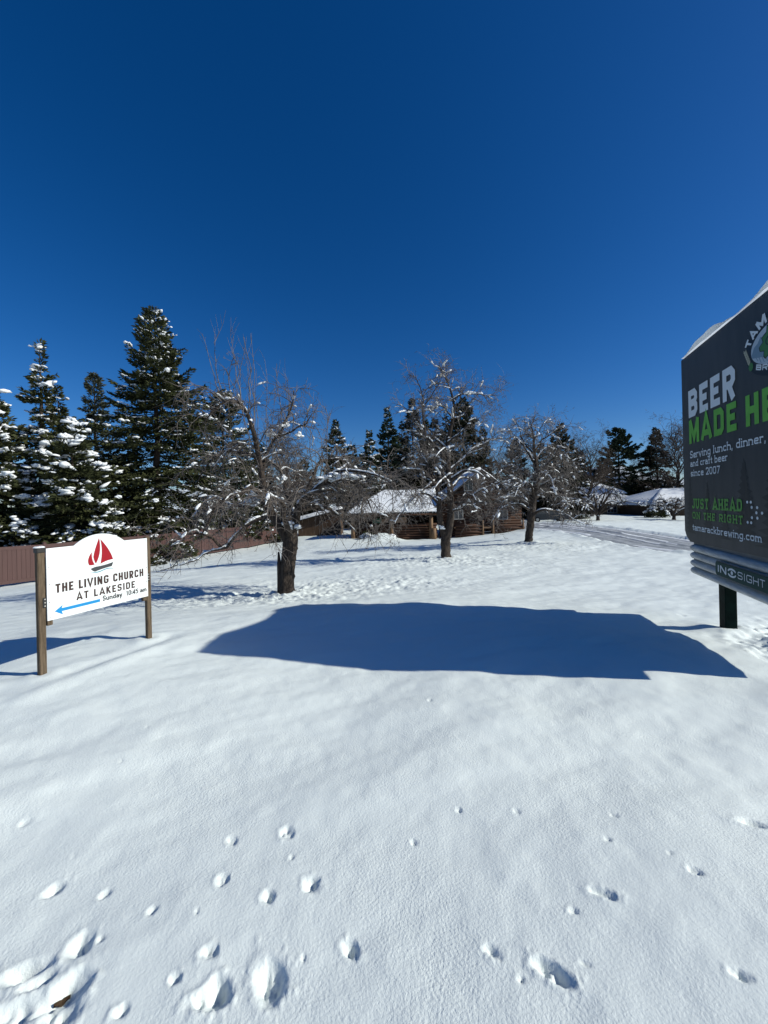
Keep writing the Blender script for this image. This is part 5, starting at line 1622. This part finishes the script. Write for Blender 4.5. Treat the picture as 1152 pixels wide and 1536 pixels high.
# ------------------------------------------------------------------ far houses
def house(px0, px1, eave, ridge, d, depth, label, seed, wall='wall_brown', wins=(), hip=1.0, name='house', ridge_px=None):
    a, b = W(px0, eave, d), W(px1, eave, d)
    X0 = (a[0] + b[0]) / 2
    w = (b[0] - a[0]) / 2
    g = min(gz(a[0], d), gz(b[0], d)) - .3
    root = tag(empty(name, (X0, d, 0)), label, 'house')
    ze = (a[2] + b[2]) / 2
    zr = W((px0 + px1) / 2, ridge, d + depth / 2)[2]
    MB().box(-w + .5, w - .5, .6, depth - .6, g, ze - .18).build('wall', M[wall], root)
    ins = min(depth / 2, w) * hip
    r0, r1 = -w + ins, w - ins
    mb = MB()
    slab(mb, [(-w, 0, ze), (w, 0, ze), (r1, depth / 2, zr), (r0, depth / 2, zr)], .16)
    slab(mb, [(r0, depth / 2, zr), (r1, depth / 2, zr), (w, depth, ze), (-w, depth, ze)], .16)
    slab(mb, [(-w, depth, ze), (-w, 0, ze), (r0, depth / 2, zr), (r0, depth / 2 + .01, zr)], .16)
    slab(mb, [(w, 0, ze), (w, depth, ze), (r1, depth / 2 + .01, zr), (r1, depth / 2, zr)], .16)
    roof = mb.build('roof', M['roof_dark'], root)
    snow_sheet('roof_snow', [(-w, -.05, ze + .01), (w, -.05, ze + .01), (r1, depth / 2, zr + .01), (r0, depth / 2, zr + .01)], .35, roof, seed, hips=True, lump=.02)
    snow_sheet('roof_snow', [(-w - .02, depth, ze + .01), (-w - .02, 0, ze + .01), (r0, depth / 2 - .05, zr + .012), (r0, depth / 2 + .05, zr + .012)], .35, roof, seed, hips=True, lump=.02)
    snow_sheet('roof_snow', [(w + .02, 0, ze + .01), (w + .02, depth, ze + .01), (r1, depth / 2 + .05, zr + .012), (r1, depth / 2 - .05, zr + .012)], .35, roof, seed, hips=True, lump=.02)
    for wx, wy, ww, wh, m in wins:
        p = W(wx, wy, d + .6)
        window(root, p[0] - X0, p[2], ww, wh, .598, m)
    return root


house(846, 941, 741, 724, 74, 9, 'far house with the highest snowy roof behind the ornamental tree', 31, 'wall_dark')
house(880, 977, 755, 742, 68, 8, 'far brown single storey house with small pale framed windows', 41, 'wall_brown', wins=((970, 761, 1.1, .75, (1, 0)), (950, 762, .6, .8, (0, 0)), (918, 764, 1.6, 1.1, (2, 1)), (934, 764, 1.2, 1.1, (1, 1)), (895, 764, 1.2, 1.0, (1, 0))))
house(973, 1230, 755, 733, 60, 13, 'far dark house with a broad grey white hipped roof next to the billboard', 51, 'wall_dark', wins=((990, 763, 1.2, .9, (1, 0)), (1040, 763, 1.4, 1.0, (1, 0))), hip=1.0)


def car():
    p = W(822, 783, 47)
    root = tag(empty('parked_car', (p[0], p[1], gz(p[0], p[1])), R(-12)), 'dark parked car capped with snow behind the densest apple tree', 'car')
    L, Wd = 4.3, .88
    side = [(-2.15, .32), (2.15, .32), (2.15, .72), (1.95, .86), (1.15, .95), (.55, 1.42), (-1.2, 1.45), (-1.95, .98), (-2.15, .9)]
    MB().prism(side, -Wd, Wd).build('body', M['car_paint'], root)
    for s in (-1, 1):
        y0, y1 = (-Wd - .012, -Wd - .002) if s < 0 else (Wd + .002, Wd + .012)
        MB().prism([(-1.55, .98), (.95, .98), (.48, 1.36), (-1.15, 1.38)], y0, y1).build('side_window', M['glass'], root)
        for x in (-1.35, 1.35):
            wh = MB(); wh.tube([(x, s * (Wd - .12), .32), (x, s * (Wd + .04), .32)], .32, 14)
            w = wh.build('wheel', M['rubber'], root)
            h = MB(); h.tube([(x, s * (Wd + .041), .32), (x, s * (Wd + .055), .32)], .18, 10); h.build('rim', M['frame_pale'], w)
    V, Fc = blobs(np.array([[-.3, 0, 1.44], [1.5, 0, .93], [-2.0, 0, .95]]), np.array([[1., 0, 0]] * 3), np.array([[1.0, .82, .26], [.6, .8, .15], [.25, .75, .12]]), np.random.default_rng(4), ICO2, .05)
    link('snow_load', V, Fc, M['snow'], root, True, 'stuff')


car()


def shrub(px, py, d, w, h, label, seed):
    p = W(px, py, d)
    rng = np.random.default_rng(seed)
    root = tag(empty('shrub', (p[0], p[1], gz(p[0], p[1]))), label, 'shrub', 'low shrubs by the far houses')
    n = 900
    u = rng.standard_normal((n, 3)); u /= np.linalg.norm(u, axis=1, keepdims=True)
    u[:, 2] = np.abs(u[:, 2])
    c = u * np.array([w, w * .8, h]) * rng.uniform(.5, 1, (n, 1))
    dd = u + .6 * rng.standard_normal((n, 3)); dd /= np.linalg.norm(dd, axis=1, keepdims=True)
    ss = np.cross(dd, rng.standard_normal((n, 3))); ss /= np.linalg.norm(ss, axis=1, keepdims=True)
    l = rng.uniform(.2, .45, (n, 1))
    Q = np.stack([c, c + dd * l * .5 + ss * l * .2, c + dd * l, c + dd * l * .5 - ss * l * .2], 1).reshape(-1, 3)
    link('foliage', Q, np.arange(4 * n).reshape(n, 4), M['needles'], root, False, 'stuff')
    k = 40
    u = rng.standard_normal((k, 3)); u /= np.linalg.norm(u, axis=1, keepdims=True); u[:, 2] = np.abs(u[:, 2]) * .7 + .35
    V, Fc = blobs(u * np.array([w, w * .8, h]) * .95, np.cross(u, rng.standard_normal((k, 3))), rng.uniform(.6, 1.3, (k, 1)) * np.array([[.32, .24, .12]]), rng, ICO1, .2)
    link('snow_load', V, Fc, M['snow'], root, True, 'stuff')


shrub(985, 773, 56, 1.6, 1.5, 'snow capped dark shrub left of the small spreading tree', 1)
shrub(866, 776, 56, 1.6, 1.2, 'snow capped shrub left of the low ornamental tree', 2)
shrub(845, 778, 58, 1.3, 1.0, 'small snowy shrub behind the parked car', 3)
shrub(552, 800, 34, .6, .5, 'small bare snowy shrub at the left end of the porch', 4)

# dry grass showing along the foot of the fence
rng = np.random.default_rng(6)
a_, b_ = W(215, 846, 25.0), W(300, 832, 28.5)
n = 260
tt = rng.uniform(0, 1, n) ** 1.5
bx = a_[0] + (b_[0] - a_[0]) * tt + rng.normal(0, .05, n) + .15
by = a_[1] + (b_[1] - a_[1]) * tt + rng.normal(0, .05, n) - .12
bz = land(bx, by) - .05
P = grow(np.stack([bx, by, bz], 1), np.stack([rng.normal(0, .4, n), rng.normal(0, .4, n), np.ones(n)], 1), rng.uniform(.15, .4, n), 4, np.full(n, 1.0), .15, rng)
V, Fq = tubes(P, np.full((n, 4), .006) * np.linspace(1, .3, 4)[None], 3)
tag(link('dry_grass', V, Fq, M['dry_grass']), 'tan dry grass poking from the snow at the fence foot', 'grass', None, 'stuff')

# curled dead leaf in the trampled snow at the lower left
p = W(92, 1468, CAM_Z * F_PX / (1468 - HOR))
zz = snow_z(p[0], p[1])
lf = MB()
for i in range(6):
    t0, t1 = i / 6 - .5, (i + 1) / 6 - .5
    w0, w1 = .016 * math.cos(t0 * 3), .016 * math.cos(t1 * 3)
    lf.poly([(t0 * .08, -w0, .012 * abs(t0) * 4), (t1 * .08, -w1, .012 * abs(t1) * 4), (t1 * .08, 0, 0.002), (t0 * .08, 0, 0.002)])
    lf.poly([(t0 * .08, 0, 0.002), (t1 * .08, 0, 0.002), (t1 * .08, w1, .012 * abs(t1) * 4 + .008), (t0 * .08, w0, .012 * abs(t0) * 4 + .008)])
lo = lf.build('dead_leaf', M['leaf'], None, True)
lo.scale = (.55, .55, .55)
lo.location = (p[0], p[1], zz + .004)
lo.rotation_euler = (.2, .1, .7)
tag(lo, 'curled brown dead leaf lying in the trampled snow at lower left', 'leaf')
